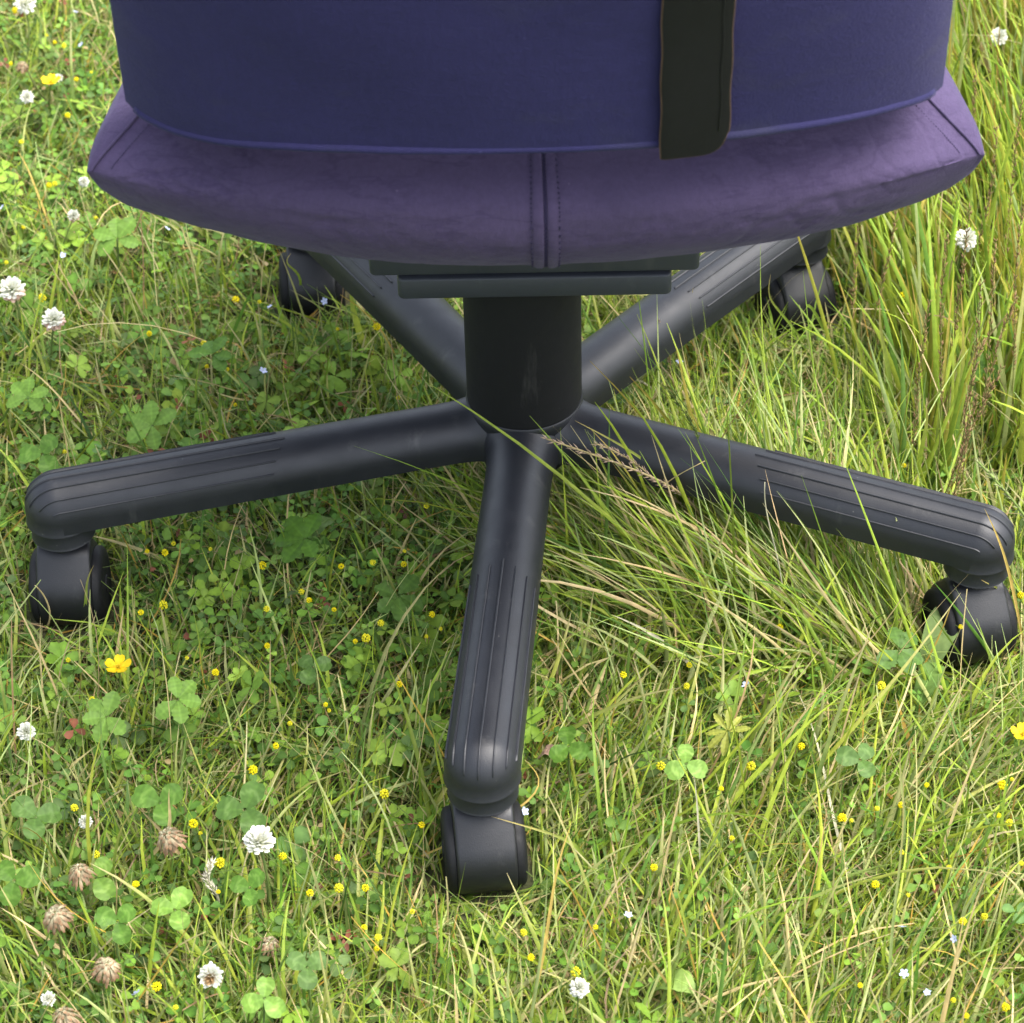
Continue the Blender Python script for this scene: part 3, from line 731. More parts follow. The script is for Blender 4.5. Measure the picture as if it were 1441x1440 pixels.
leaf_field('clover', 3, 1800, .0082, (.010, .028), dict(clov=3, clovb=3, clovg=2), lambda x, y: np.clip(.04+.5*leafy(x, y)*(.4+1.2*(vnoise(x, y, 17, 31) > 0))+.45*low_left(x, y), 0, 1), .35)
leaf_field('cinque', 5, 3800, .0098, (.010, .030), dict(cinq=4, clovb=2, fresh=2), lambda x, y: np.clip(.03+.75*leafy(x, y)*(vnoise(x, y, 13, 33) > -.1), 0, 1), .4)
leaf_field('medick', 1, 12000, .0050, (.002, .026), dict(clov=2, clovb=3, tan=1.2, red=.5, fresh=2, clovg=1), lambda x, y: .25+.7*leafy(x, y), .7)
o = LV.build('ground_cover_leaves', M_leaf); tag(o, 'low mat of small clover, medick and cinquefoil leaves between the grass blades', 'ground cover', kind='stuff')

# ================================================================== INDIVIDUAL PLANTS
YEL= [(-0.4414, 0.5947, 0.0775), (-0.4067, 0.5469, 0.0811), (-0.3964, 0.5274, 0.0856), (-0.3913, 0.5355, 0.0777), (-0.3714, 0.4768, 0.0811), (-0.3638, 0.499, 0.0746), (-0.3705, 0.4272, 0.0778), (-0.3633, 0.3259, 0.0799), (-0.3703, 0.3359, 0.0723), (-0.3266, 0.2867, 0.0753), (-0.381, 0.2841, 0.0688), (-0.3839, 0.2326, 0.0722), (-0.2111, 0.1844, 0.0738), (-0.196, 0.1931, 0.0659), (-0.1368, 0.1562, 0.069), (0.3387, 0.3373, 0.0923), (0.3382, 0.3011, 0.0962), (0.3308, 0.5369, 0.1076), (0.2559, 0.1694, 0.0899), (-0.2284, 0.1374, 0.0694), (-0.2251, 0.1211, 0.0618), (-0.2092, 0.1118, 0.0663), (-0.1984, 0.0672, 0.0697), (-0.3085, 0.0257, 0.0614), (-0.2387, -0.0766, 0.0621), (-0.2247, -0.061, 0.0555), (-0.2278, -0.0755, 0.06), (-0.198, -0.0771, 0.0646), (-0.1651, -0.0827, 0.0561), (-0.0752, -0.073, 0.0604), (-0.0757, -0.0772, 0.0532), (-0.0946, -0.0818, 0.0583), (-0.1311, -0.1227, 0.0623), (-0.138, -0.1064, 0.0549), (-0.0544, -0.1305, 0.0581), (-0.0575, -0.1426, 0.0507), (-0.1002, -0.1533, 0.0559), (-0.0933, -0.1553, 0.0607), (-0.1162, -0.122, 0.0541), (-0.0855, -0.1388, 0.0582), (-0.1549, -0.153, 0.0515), (-0.2018, -0.1699, 0.0565), (-0.1819, -0.1874, 0.0607), (-0.2749, -0.1702, 0.0543), (-0.235, -0.1327, 0.0601), (-0.2235, -0.1185, 0.0535), (-0.0708, -0.1893, 0.0543), (-0.1568, -0.131, 0.0623), (-0.115, -0.0823, 0.0555), (-0.0484, -0.143, 0.0576), (0.2434, -0.01, 0.0818), (0.0675, -0.0418, 0.0577), (0.2698, -0.137, 0.0571), (0.1039, -0.1657, 0.05), (0.0638, -0.1803, 0.055), (0.1464, -0.0945, 0.05), (0.1597, -0.1347, 0.0534), (0.0203, -0.05, 0.063), (0.0147, -0.0491, 0.0551), (0.1163, -0.1009, 0.0571), (0.3114, -0.0973, 0.0481), (-0.2541, -0.2068, 0.0559), (-0.1506, -0.2666, 0.0578), (-0.2519, -0.2909, 0.0502), (-0.1808, -0.3059, 0.0539), (-0.1773, -0.3069, 0.0469), (-0.2077, -0.3503, 0.0509), (-0.2321, -0.3334, 0.0567), (-0.1103, -0.3514, 0.0468), (-0.0937, -0.3518, 0.0515), (-0.0799, -0.3452, 0.0446), (-0.0966, -0.3281, 0.0503), (-0.1393, -0.247, 0.0583), (-0.1342, -0.2205, 0.0511), (-0.1136, -0.2097, 0.0562), (-0.1121, -0.2073, 0.0492), (-0.0508, -0.3019, 0.0505), (-0.0516, -0.3703, 0.0535), (-0.0702, -0.3899, 0.0452), (-0.0694, -0.3867, 0.0503), (-0.1876, -0.4177, 0.0438), (-0.1744, -0.4355, 0.0482), (-0.1268, -0.3319, 0.0555), (-0.1633, -0.3308, 0.048), (-0.1607, -0.3561, 0.0522), (-0.0742, -0.2741, 0.0467), (-0.0776, -0.3777, 0.0486), (0.1016, -0.1922, 0.0572), (0.1982, -0.1847, 0.0483), (0.2182, -0.1858, 0.0531), (0.1689, -0.2303, 0.0452), (0.1384, -0.2513, 0.0498), (0.096, -0.2639, 0.0549), (0.0985, -0.2426, 0.0476), (0.1205, -0.2716, 0.0514), (0.086, -0.2477, 0.0456), (0.239, -0.264, 0.0483), (0.2085, -0.2876, 0.0529), (0.2236, -0.277, 0.0451), (0.2976, -0.2221, 0.051), (0.2833, -0.2582, 0.043), (0.2886, -0.2584, 0.0479), (0.277, -0.2914, 0.052), (0.284, -0.2892, 0.044), (0.1886, -0.2929, 0.05), (0.1946, -0.2879, 0.043), (0.1257, -0.3077, 0.0482), (0.2454, -0.3309, 0.0512), (0.2048, -0.3372, 0.0434), (0.2217, -0.349, 0.0479), (0.0814, -0.326, 0.0432), (0.0099, -0.3794, 0.0475), (0.0145, -0.4009, 0.0519), (0.0387, -0.4033, 0.0435), (0.2502, -0.3671, 0.0471), (0.2634, -0.3571, 0.0402), (0.1913, -0.4111, 0.0445), (0.2394, -0.424, 0.0486), (0.2682, -0.4215, 0.0404), (0.2865, -0.3241, 0.0479), (0.0491, -0.3701, 0.0423), (0.2208, -0.316, 0.0469), (0.2455, -0.4343, 0.0483), (-0.0643, -0.0234, 0.057), (-0.1096, 0.1592, 0.0688), (-0.0904, 0.0896, 0.0592), (-0.2686, 0.1506, 0.0683), (-0.3982, 0.382, 0.0819), (-0.4298, 0.5077, 0.0774), (-0.3496, 0.1877, 0.0724)]
BLU= [(-0.3906, 0.5895, 0.0789), (-0.3777, 0.5379, 0.0776), (0.1378, -0.1813, 0.0491), (0.0671, -0.3628, 0.0443), (0.2452, -0.3749, 0.0419), (0.2159, -0.3997, 0.0415), (0.2274, -0.4125, 0.0411), (0.2175, -0.3675, 0.0424), (-0.1852, 0.1146, 0.0632), (-0.1878, 0.1874, 0.0657), (-0.1495, 0.1949, 0.0655), (-0.2737, 0.2812, 0.0696), (-0.4006, 0.3065, 0.0717), (0.0074, -0.2873, 0.0473), (-0.3455, 0.2462, 0.0693), (-0.1973, -0.424, 0.0457), (0.1017, 0.13, 0.0603)]
WCL= [((-0.424, 0.5598, 0.1026), 1.15, 'full white clover flower at the top left edge of the meadow', 'full'), ((-0.4043, 0.4437, 0.0846), 0.736, 'small round white clover flower just below the yellow buttercup left of the chair', 'full'), ((-0.3843, 0.4722, 0.0851), 0.506, 'half hidden little white clover flower touching the yellow buttercup near the backrest', 'full'), ((-0.366, 0.1714, 0.091), 1.242, 'large pinkish white clover flower at the left edge level with the rear casters', 'full'), ((-0.3326, 0.1443, 0.0848), 1.104, 'creamy white clover flower with browning lower florets beside the large pinkish one', 'full'), ((-0.3414, 0.3276, 0.0807), 0.552, 'tiny whitish clover flower beside the left corner of the seat', 'full'), ((-0.3419, 0.2833, 0.0794), 0.644, 'pale fading clover flower in the grass just below the left seat corner', 'full'), ((0.2986, 0.1872, 0.124), 1.058, 'bright white clover flower among tall seed stalks right of the seat', 'full'), ((0.3483, 0.453, 0.1314), 0.92, 'ragged white clover flower in the tall grass at the top right', 'full'), ((-0.2859, -0.2449, 0.066), 0.736, 'small white clover flower near the left edge below the left caster', 'full'), ((-0.1381, -0.3368, 0.0715), 1.15, 'white clover flower with its petals spread flat, left of the front caster', 'full'), ((-0.2429, -0.3053, 0.0536), 0.552, 'thin white clover flower between two brown withered heads at lower left', 'full'), ((-0.1562, -0.4225, 0.0593), 0.92, 'white clover flower nodding sideways with a brown centre near the bottom edge', 'nod'), ((-0.2431, -0.4323, 0.05), 0.552, 'small white clover flower beside the lowest brown withered head', 'full'), ((0.041, -0.426, 0.0569), 0.736, 'small white clover flower at the bottom right of the front caster', 'full')]
BRN= [((-0.1898, -0.332, 0.0702), 1.25, 'largest brown withered clover head, uppermost of those left of the front caster'), ((-0.2366, -0.3537, 0.0651), 1.1, 'pale brown withered clover head second from the top at lower left'), ((-0.2449, -0.3855, 0.0643), 1.15, 'drooping brown withered clover head nearest the left edge'), ((-0.2132, -0.416, 0.0581), 1.1, 'reddish ragged withered clover head near the bottom left'), ((-0.2308, -0.4499, 0.0574), 1.2, 'withered brown clover head cut by the bottom edge at the left'), ((-0.1294, -0.3844, 0.043), 0.8, 'small withered brown clover head low in the leaves below the flat white flower'), ((-0.4146, 0.4859, 0.0888), 0.8, 'small brown withered clover head near the top left corner')]
BUT= [((-0.3868, 0.4566, 0.0898), 0.8, 'bright yellow buttercup left of the blue backrest'), ((-0.2419, -0.181, 0.0576), 0.85, 'bright yellow buttercup below the left caster'), ((0.2963, -0.234, 0.0596), 0.75, 'deep yellow buttercup at the right edge below the right caster')]
CLV= [((-0.301, 0.2344, 0.0914), 1.5, 5, 0, 'pale five fingered cinquefoil leaf just below the left end of the seat'), ((-0.2102, -0.3901, 0.0648), 1.2, 3, 1, 'round three leaflet clover leaf standing out at lower left'), ((-0.1813, -0.3769, 0.0598), 1.35, 3, 1, 'blotched clover leaf right of the brightest clover leaf at lower left'), ((-0.1499, -0.307, 0.0665), 1.6, 3, 1, 'large dull clover leaf just above the flat white clover flower'), ((-0.125, -0.4403, 0.0625), 1.25, 3, 1, 'bright clover leaf at the bottom edge left of the front caster'), ((-0.1051, -0.4151, 0.0579), 1.2, 3, 1, 'darker clover leaf beside the bright one at the bottom edge'), ((-0.1417, -0.3601, 0.0599), 1.2, 3, 1, 'clover leaf directly below the flat white clover flower'), ((-0.2295, -0.3501, 0.0562), 1.3, 3, 1, 'clover leaf partly under the pale brown withered head'), ((-0.2013, -0.2934, 0.0575), 1.5, 3, 1, 'broad clover leaf just above the largest withered head'), ((-0.2709, -0.3059, 0.0579), 1.5, 3, 1, 'broad shaded clover leaf near the left edge among long blades'), ((-0.2747, -0.3538, 0.0565), 1.4, 3, 1, 'clover leaf at the left edge above the drooping brown head'), ((-0.1384, -0.0671, 0.0643), 1.6, 5, 0, 'broad fingered leaf under the left leg of the chair base'), ((-0.0768, -0.1128, 0.057), 1.5, 5, 0, 'fingered leaf in the shade between the left and front legs'), ((-0.2197, 0.1209, 0.0718), 1.3, 5, 0, 'fingered leaf behind the left leg of the chair base'), ((-0.2511, 0.0436, 0.0694), 1.5, 5, 0, 'bright lobed leaf above the left leg'), ((-0.242, -0.2263, 0.0601), 1.3, 5, 0, 'pale lobed leaf below the buttercup at left'), ((0.2306, -0.1583, 0.0568), 1.5, 5, 0, 'dull lobed leaf left of the right caster'), ((0.032, -0.2429, 0.0564), 1.3, 3, 1, 'clover leaf right of the front leg'), ((0.0999, -0.2651, 0.0649), 1.2, 3, 1, 'clover leaf carrying two yellow flower heads right of the front leg'), ((0.2012, -0.2502, 0.0542), 1.3, 3, 1, 'dull clover leaf in the grass at the lower right'), ((0.3067, 0.103, 0.0751), 1.3, 3, 1, 'clover leaf deep in the tall grass at the right edge'), ((-0.3201, 0.0129, 0.0691), 1.5, 3, 1, 'clover leaf just above the end of the left leg'), ((0.1256, -0.2291, 0.0557), 1.2, 7, 0, 'yellowish star shaped leaf with narrow fingers right of the front leg'), ((-0.3396, 0.072, 0.0714), 1.3, 5, 0, 'yellow green fingered leaf near the left edge'), ((-0.2017, -0.2107, 0.0602), 1.3, 5, 0, 'fingered leaf below the left leg near the yellow heads'), ((-0.1235, -0.1818, 0.0602), 1.1, 3, 1, 'small grey green clover leaf in the shade left of the front leg')]
STK= [((-0.0665, -0.2958), (0.0077, -0.285, 0.0863), 0.012, 1.6, 1, 'curved golden straw arching across the end of the front leg'), ((0.1206, -0.0319), (0.0164, -0.0932, 0.1676), 0.01, 2.2, 2, 'long purplish seed head leaning across the hub beside the front leg'), ((0.1349, -0.0178), (0.0463, -0.087, 0.1574), 0.0, 1.6, 2, 'thin brownish seed stalk leaning over the right leg near the hub'), ((0.1258, -0.0111), (0.0341, -0.0761, 0.1679), 0.0, 2.4, 0, 'pointed green blade crossing the near end of the right leg'), ((0.1143, 0.0027), (0.0889, -0.0682, 0.1876), 0.004, 1.4, 3, 'dark green seed head hanging over the middle of the right leg'), ((0.1021, -0.0324), (0.1131, -0.0754, 0.137), -0.008, 1.2, 1, 'kinked dry straw standing against the right leg'), ((0.1639, -0.1039), (0.148, -0.1196, 0.1551), 0.0, 1.4, 1, 'straight pale straw crossing the ribbed part of the right leg'), ((0.1838, -0.0643), (0.1934, -0.0779, 0.076), 0.0, 1.8, 0, 'short yellow green blade below the right leg'), ((0.2653, -0.0691), (0.2284, -0.1066, 0.1146), 0.006, 1.4, 2, 'dry seed tip bending over the right leg near its end'), ((0.3098, -0.1631), (0.2627, -0.17, 0.2121), 0.01, 2.6, 3, 'tall arching green seed stalk passing in front of the right caster'), ((0.3167, -0.1005), (0.2731, -0.1509, 0.1626), 0.0, 2.4, 1, 'yellowed blade crossing the rounded end of the right leg'), ((0.3188, -0.0811), (0.279, -0.1339, 0.0931), 0.0, 2.4, 0, 'green blade crossing the right caster'), ((0.1182, -0.1429), (0.0562, -0.1376, 0.0656), 0.0, 3.0, 1, 'thick grey straw lying flat right of the front leg'), ((0.0764, -0.0852), (0.0281, -0.1048, 0.052), 0.0, 5.0, 0, 'blunt wide green blade stub right of the front leg'), ((0.1992, -0.3238), (0.1671, -0.1623, 0.0334), 0.0, 2.0, 1, 'pale reed lying between the front leg and the right edge'), ((0.0818, -0.3372), (0.097, -0.3206, 0.1092), 0.0, 1.8, 1, 'straight straw standing right of the front caster'), ((0.1098, -0.3048), (0.1029, -0.307, 0.0995), 0.0, 1.6, 1, 'thin white straw beside the other straight straw right of the front caster'), ((0.2249, -0.2939), (0.2186, -0.2881, 0.1088), 0.0, 1.8, 0, 'straight grey green blade standing at lower right'), ((0.2437, -0.2988), (0.2667, -0.2816, 0.1184), 0.0, 2.0, 1, 'long beige straw leaning right at the lower right'), ((0.2096, -0.4043), (0.2079, -0.3782, 0.1662), 0.0, 2.0, 0, 'long upright pale green stem near the right bottom'), ((0.2372, -0.3987), (0.2567, -0.394, 0.1252), 0.0, 1.6, 1, 'beige straw leaning right near the bottom right corner'), ((0.0113, -0.4094), (0.0381, -0.3789, 0.1382), 0.0, 2.2, 1, 'golden blade rising beside the front caster on its right'), ((-0.1687, -0.3436), (-0.1641, -0.3435, 0.0616), 0.0, 2.2, 2, 'white feathery seed head hanging left of the front caster'), ((-0.2344, -0.34), (-0.2011, -0.3515, 0.1118), 0.0, 2.2, 0, 'long upright green blade near the left edge at the bottom'), ((-0.2777, -0.2762), (-0.2747, -0.2787, 0.0648), 0.0, 1.8, 1, 'short straw at the left edge near the bottom'), ((-0.2219, -0.3132), (-0.1884, -0.3164, 0.0927), 0.004, 2.6, 1, 'straw coloured blade rising above the largest withered head'), ((-0.3418, 0.201), (-0.3626, 0.1365, 0.0598), 0.0, 1.6, 1, 'straw lying at the left edge behind the left leg'), ((-0.2824, 0.0594), (-0.3551, 0.1156, 0.069), 0.0, 1.6, 1, 'long thin straw slanting down to the left leg'), ((-0.3614, 0.3059), (-0.3919, 0.3429, 0.0967), 0.0, 1.8, 1, 'golden straw leaning left of the seat corner'), ((-0.2073, -0.0185), (-0.2109, 0.0196, 0.0342), 0.0, 1.6, 1, 'dry twig below the left leg'), ((-0.177, 0.2382), (-0.1666, 0.1774, 0.1191), 0.0, 2.0, 0, 'bright upright blade standing in front of the left rear caster'), ((0.1984, 0.1788), (0.1628, 0.1452, 0.1241), -0.004, 2.0, 0, 'arching green blade crossing the right rear caster'), ((0.2114, 0.1872), (0.1873, 0.1353, 0.1035), 0.0, 2.6, 0, 'blunt green blade standing below the right rear caster'), ((0.125, 0.1692), (0.1105, 0.1144, 0.1337), 0.0, 2.6, 0, 'green blade pointing up across the right rear leg'), ((0.1044, 0.1368), (0.0853, 0.0883, 0.1231), 0.0, 1.6, 2, 'purplish twig tip across the right rear leg'), ((0.092, 0.1365), (0.0511, 0.0681, 0.1028), 0.0, 2.0, 3, 'small grey seed head poking over the right rear leg'), ((-0.0785, -0.116), (-0.0596, -0.1091, 0.0479), 0.0, 1.4, 1, 'straw in the shade left of the front leg'), ((-0.3063, -0.105), (-0.3015, -0.1202, 0.0703), 0.002, 1.5, 1, 'dry blade bending in front of the left caster'), ((-0.2836, -0.1045), (-0.2648, -0.1111, 0.0802), 0.0, 2.2, 0, 'green blade standing against the right side of the left caster'), ((0.0451, -0.3091), (-0.0105, -0.3135, 0.0707), 0.006, 2.6, 0, 'green blade reaching across the top of the front caster'), ((-0.116, -0.0975), (-0.1309, -0.1107, 0.0487), 0.0, 1.3, 1, 'fine straw under the left leg'), ((0.2119, 0.1079), (0.201, 0.047, 0.1103), 0.0, 4.2, 0, 'wide bright blade in the tall grass right of the hub'), ((0.2588, 0.02), (0.2458, -0.0568, 0.1662), 0.0, 5.0, 0, 'widest upright green blade standing behind the right leg'), ((0.244, 0.0782), (0.2241, 0.0231, 0.1892), 0.0, 4.4, 0, 'broad green blade in the middle of the tall grass at right')]
RED= [((0.266, 0.4109), (0.3018, 0.405, 0.1776)), ((0.2617, 0.2485), (0.268, 0.2515, 0.2134)), ((0.2168, 0.1278), (0.22, 0.1399, 0.2013)), ((0.3144, 0.309), (0.3112, 0.3139, 0.1769)), ((0.2336, 0.1356), (0.243, 0.1504, 0.1974)), ((0.2692, 0.0217), (0.2625, 0.025, 0.2358)), ((0.2804, 0.0866), (0.2832, 0.0863, 0.2167)), ((0.2975, 0.0096), (0.2899, 0.0167, 0.2362)), ((0.2861, 0.0096), (0.2785, -0.0175, 0.2282)), ((0.2457, -0.006), (0.2491, -0.02, 0.2194)), ((0.2709, -0.0233), (0.2842, -0.0192, 0.1871)), ((0.3202, 0.0604), (0.3121, 0.0591, 0.2345)), ((0.254, -0.0249), (0.2936, -0.0392, 0.1803)), ((0.2882, 0.0463), (0.3116, 0.0424, 0.1759)), ((0.2669, 0.3071), (0.2731, 0.3222, 0.2235)), ((0.3061, 0.1884), (0.3068, 0.1687, 0.2243)), ((0.3281, 0.1991), (0.3254, 0.1835, 0.2316)), ((0.2653, -0.0436), (0.2783, -0.0518, 0.168))]
YLAB= {12: 'yellow medick head just left of the left rear caster', 50: 'yellow medick head in the tall grass close behind the right leg', 52: 'yellow medick head standing against the left side of the right caster', 34: 'yellow medick head on a long stem in the shade left of the front leg', 24: 'yellow medick head just right of the left caster neck', 61: 'yellow medick head below the buttercup near the left edge', 62: 'larger yellow medick head above the big dull clover leaf', 63: 'yellow medick head between small white clover and brown heads at the left', 76: 'yellow medick head just left of the neck of the front caster', 22: 'yellow medick head close above the left leg', 29: 'yellow medick head under the left leg near the hub', 91: 'yellow medick head at the tip of a dark leaf right of the front leg', 51: 'yellow medick head in the leaning tuft below the right leg', 16: 'yellow medick head beside the right corner of the seat', 9: 'yellow medick head just below the left corner of the seat', 66: 'yellow medick head above the bright three leaflet clover leaf', 80: 'yellow medick head between the ragged brown head and the nodding white flower'}
YLAB= {18: 'yellow medick head below and left of the large white flower', 90: 'yellow medick head right of the yellowish star shaped leaf', 72: 'nearest yellow medick head above and right of the large dull clover leaf', 73: 'second nearest yellow medick head above and right of the large dull clover leaf', 75: 'third nearest yellow medick head above and right of the large dull clover leaf', 23: 'yellow medick head above the left caster', 56: 'yellow medick head above and right of the yellowish star shaped leaf', 43: 'yellow medick head left of the buttercup below the left caster', 51: 'yellow medick head in the leaning tuft below the right leg', 108: 'yellow medick head above and left of the tall pale stem at lower right', 99: 'yellow medick head above and left of the right edge buttercup', 109: 'yellow medick head above the tall pale stem at lower right', 117: 'nearest yellow medick head below and right of the tall pale stem at lower right', 122: 'second nearest yellow medick head below and right of the tall pale stem at lower right', 118: 'third nearest yellow medick head below and right of the tall pale stem at lower right', 60: 'yellow medick head above and right of the right caster', 81: 'yellow medick head below and left of the nodding white flower', 4: 'nearest yellow medick head right of the upper left buttercup', 5: 'second nearest yellow medick head right of the upper left buttercup', 116: 'yellow medick head below and left of the tall pale stem at lower right', 67: 'yellow medick head above and right of the pale brown withered head', 55: 'yellow medick head below the ribbed right leg', 100: 'yellow medick head below and left of the right edge buttercup', 9: 'yellow medick head just below the left corner of the seat', 11: 'nearest yellow medick head above the large pinkish clover flower', 10: 'second nearest yellow medick head above the large pinkish clover flower', 87: 'nearest yellow medick head above and left of the yellowish star shaped leaf', 53: 'second nearest yellow medick head above and left of the yellowish star shaped leaf', 54: 'third nearest yellow medick head above and left of the yellowish star shaped leaf', 62: 'larger yellow medick head above the big dull clover leaf', 89: 'yellow medick head above and left of the long beige straw at lower right', 91: 'yellow medick head at the tip of a dark leaf right of the front leg', 126: 'yellow medick head right of the creamy clover flower', 48: 'yellow medick head below and right of the shaded broad fingered leaf', 71: 'yellow medick head right of the flat white clover flower', 102: 'nearest yellow medick head below and right of the long beige straw at lower right', 103: 'second nearest yellow medick head below and right of the long beige straw at lower right', 119: 'third nearest yellow medick head below and right of the long beige straw at lower right', 93: 'nearest yellow medick head below and left of the yellowish star shaped leaf', 95: 'second nearest yellow medick head below and left of the yellowish star shaped leaf', 28: 'nearest yellow medick head below and left of the shaded broad fingered leaf', 47: 'second nearest yellow medick head below and left of the shaded broad fingered leaf', 96: 'yellow medick head below and left of the long beige straw at lower right', 128: 'nearest yellow medick head above and left of the upper left buttercup', 0: 'second nearest yellow medick head above and left of the upper left buttercup', 88: 'yellow medick head above and left of the grey green blade at lower right', 106: 'yellow medick head right of the straight standing straw', 101: 'yellow medick head below the right edge buttercup', 27: 'yellow medick head left of the shaded broad fingered leaf', 14: 'nearest yellow medick head below and right of the left rear caster', 124: 'second nearest yellow medick head below and right of the left rear caster', 3: 'nearest yellow medick head above the upper left buttercup', 2: 'second nearest yellow medick head above the upper left buttercup', 1: 'third nearest yellow medick head above the upper left buttercup', 63: 'yellow medick head between small white clover and brown heads at the left', 6: 'yellow medick head below and right of the upper left buttercup', 13: 'nearest yellow medick head below and left of the left rear caster', 21: 'second nearest yellow medick head below and left of the left rear caster', 19: 'third nearest yellow medick head below and left of the left rear caster', 20: 'fourth nearest yellow medick head below and left of the left rear caster', 65: 'yellow medick head right of the largest brown withered head', 80: 'yellow medick head between the ragged brown head and the nodding white flower', 127: 'yellow medick head below and left of the upper left buttercup', 52: 'yellow medick head standing against the left side of the right caster', 7: 'nearest yellow medick head left of the left corner of the seat', 8: 'second nearest yellow medick head left of the left corner of the seat', 64: 'yellow medick head above and right of the largest brown withered head', 41: 'nearest yellow medick head right of the buttercup below the left caster', 42: 'second nearest yellow medick head right of the buttercup below the left caster', 66: 'yellow medick head above the bright three leaflet clover leaf', 12: 'yellow medick head just left of the left rear caster', 94: 'yellow medick head below the yellowish star shaped leaf', 76: 'yellow medick head just left of the neck of the front caster', 85: 'second nearest yellow medick head above and left of the front caster', 50: 'yellow medick head in the tall grass close behind the right leg', 129: 'yellow medick head above and left of the creamy clover flower', 45: 'yellow medick head above and right of the buttercup below the left caster', 97: 'nearest yellow medick head left of the grey green blade at lower right', 105: 'second nearest yellow medick head left of the grey green blade at lower right', 104: 'third nearest yellow medick head left of the grey green blade at lower right', 31: 'yellow medick head above and left of the centre fingered leaf', 78: 'nearest yellow medick head above and right of the bottom edge clover leaf', 86: 'second nearest yellow medick head above and right of the bottom edge clover leaf', 79: 'third nearest yellow medick head above and right of the bottom edge clover leaf', 112: 'nearest yellow medick head above and left of the lone white flower', 111: 'second nearest yellow medick head above and left of the lone white flower', 30: 'nearest yellow medick head above the centre fingered leaf', 29: 'yellow medick head under the left leg near the hub', 24: 'yellow medick head just right of the left caster neck', 26: 'second nearest yellow medick head right of the left caster', 25: 'third nearest yellow medick head right of the left caster', 34: 'yellow medick head on a long stem in the shade left of the front leg', 35: 'second nearest yellow medick head below and right of the centre fingered leaf', 49: 'third nearest yellow medick head below and right of the centre fingered leaf', 82: 'nearest yellow medick head below and right of the flat white clover flower', 68: 'second nearest yellow medick head below and right of the flat white clover flower', 69: 'third nearest yellow medick head below and right of the flat white clover flower', 70: 'fourth nearest yellow medick head below and right of the flat white clover flower', 77: 'yellow medick head below and left of the front caster', 113: 'nearest yellow medick head above the lone white flower', 120: 'second nearest yellow medick head above the lone white flower', 22: 'yellow medick head close above the left leg', 39: 'nearest yellow medick head below and left of the centre fingered leaf', 37: 'second nearest yellow medick head below and left of the centre fingered leaf', 36: 'third nearest yellow medick head below and left of the centre fingered leaf', 74: 'fourth nearest yellow medick head below and left of the centre fingered leaf', 83: 'nearest yellow medick head below and left of the flat white clover flower', 84: 'second nearest yellow medick head below and left of the flat white clover flower', 92: 'yellow medick head above the straight standing straw', 125: 'yellow medick head above and left of the hub', 98: 'nearest yellow medick head below the grey green blade at lower right', 121: 'second nearest yellow medick head below the grey green blade at lower right', 114: 'nearest yellow medick head right of the tall pale stem at lower right', 115: 'second nearest yellow medick head right of the tall pale stem at lower right', 110: 'yellow medick head below and left of the straight standing straw', 38: 'yellow medick head left of the centre fingered leaf', 58: 'nearest yellow medick head below and right of the hub', 57: 'second nearest yellow medick head below and right of the hub', 107: 'yellow medick head above and right of the tall pale stem at lower right', 17: 'yellow medick head above the right corner of the seat', 15: 'nearest yellow medick head below and right of the right corner of the seat', 16: 'yellow medick head beside the right corner of the seat', 123: 'yellow medick head below and left of the hub', 33: 'nearest yellow medick head below the shaded broad fingered leaf', 32: 'second nearest yellow medick head below the shaded broad fingered leaf', 40: 'third nearest yellow medick head below the shaded broad fingered leaf', 44: 'yellow medick head above the buttercup below the left caster', 61: 'yellow medick head below the buttercup near the left edge', 46: 'yellow medick head below the centre fingered leaf', 59: 'yellow medick head below and left of the ribbed right leg'}
BLAB= {4: 'pale blue flower right of the tall pale stem at lower right', 0: 'pale blue flower above the upper left buttercup', 13: 'pale blue flower above and right of the front caster', 12: 'pale blue flower above the large pinkish clover flower', 2: 'pale blue flower above the yellowish star shaped leaf', 7: 'nearest pale blue flower below and right of the tall pale stem at lower right', 6: 'second nearest pale blue flower below and right of the tall pale stem at lower right', 1: 'pale blue flower above and right of the upper left buttercup', 9: 'nearest pale blue flower below and left of the left rear caster', 8: 'second nearest pale blue flower below and left of the left rear caster', 5: 'pale blue flower below the tall pale stem at lower right', 14: 'pale blue flower left of the pale five fingered leaf', 11: 'pale blue flower right of the pale five fingered leaf', 15: 'pale blue flower below and right of the reddish ragged withered head', 10: 'pale blue flower below and right of the left rear caster', 3: 'pale blue flower above and left of the smooth oval leaf', 16: 'pale blue flower below and left of the right rear caster'}
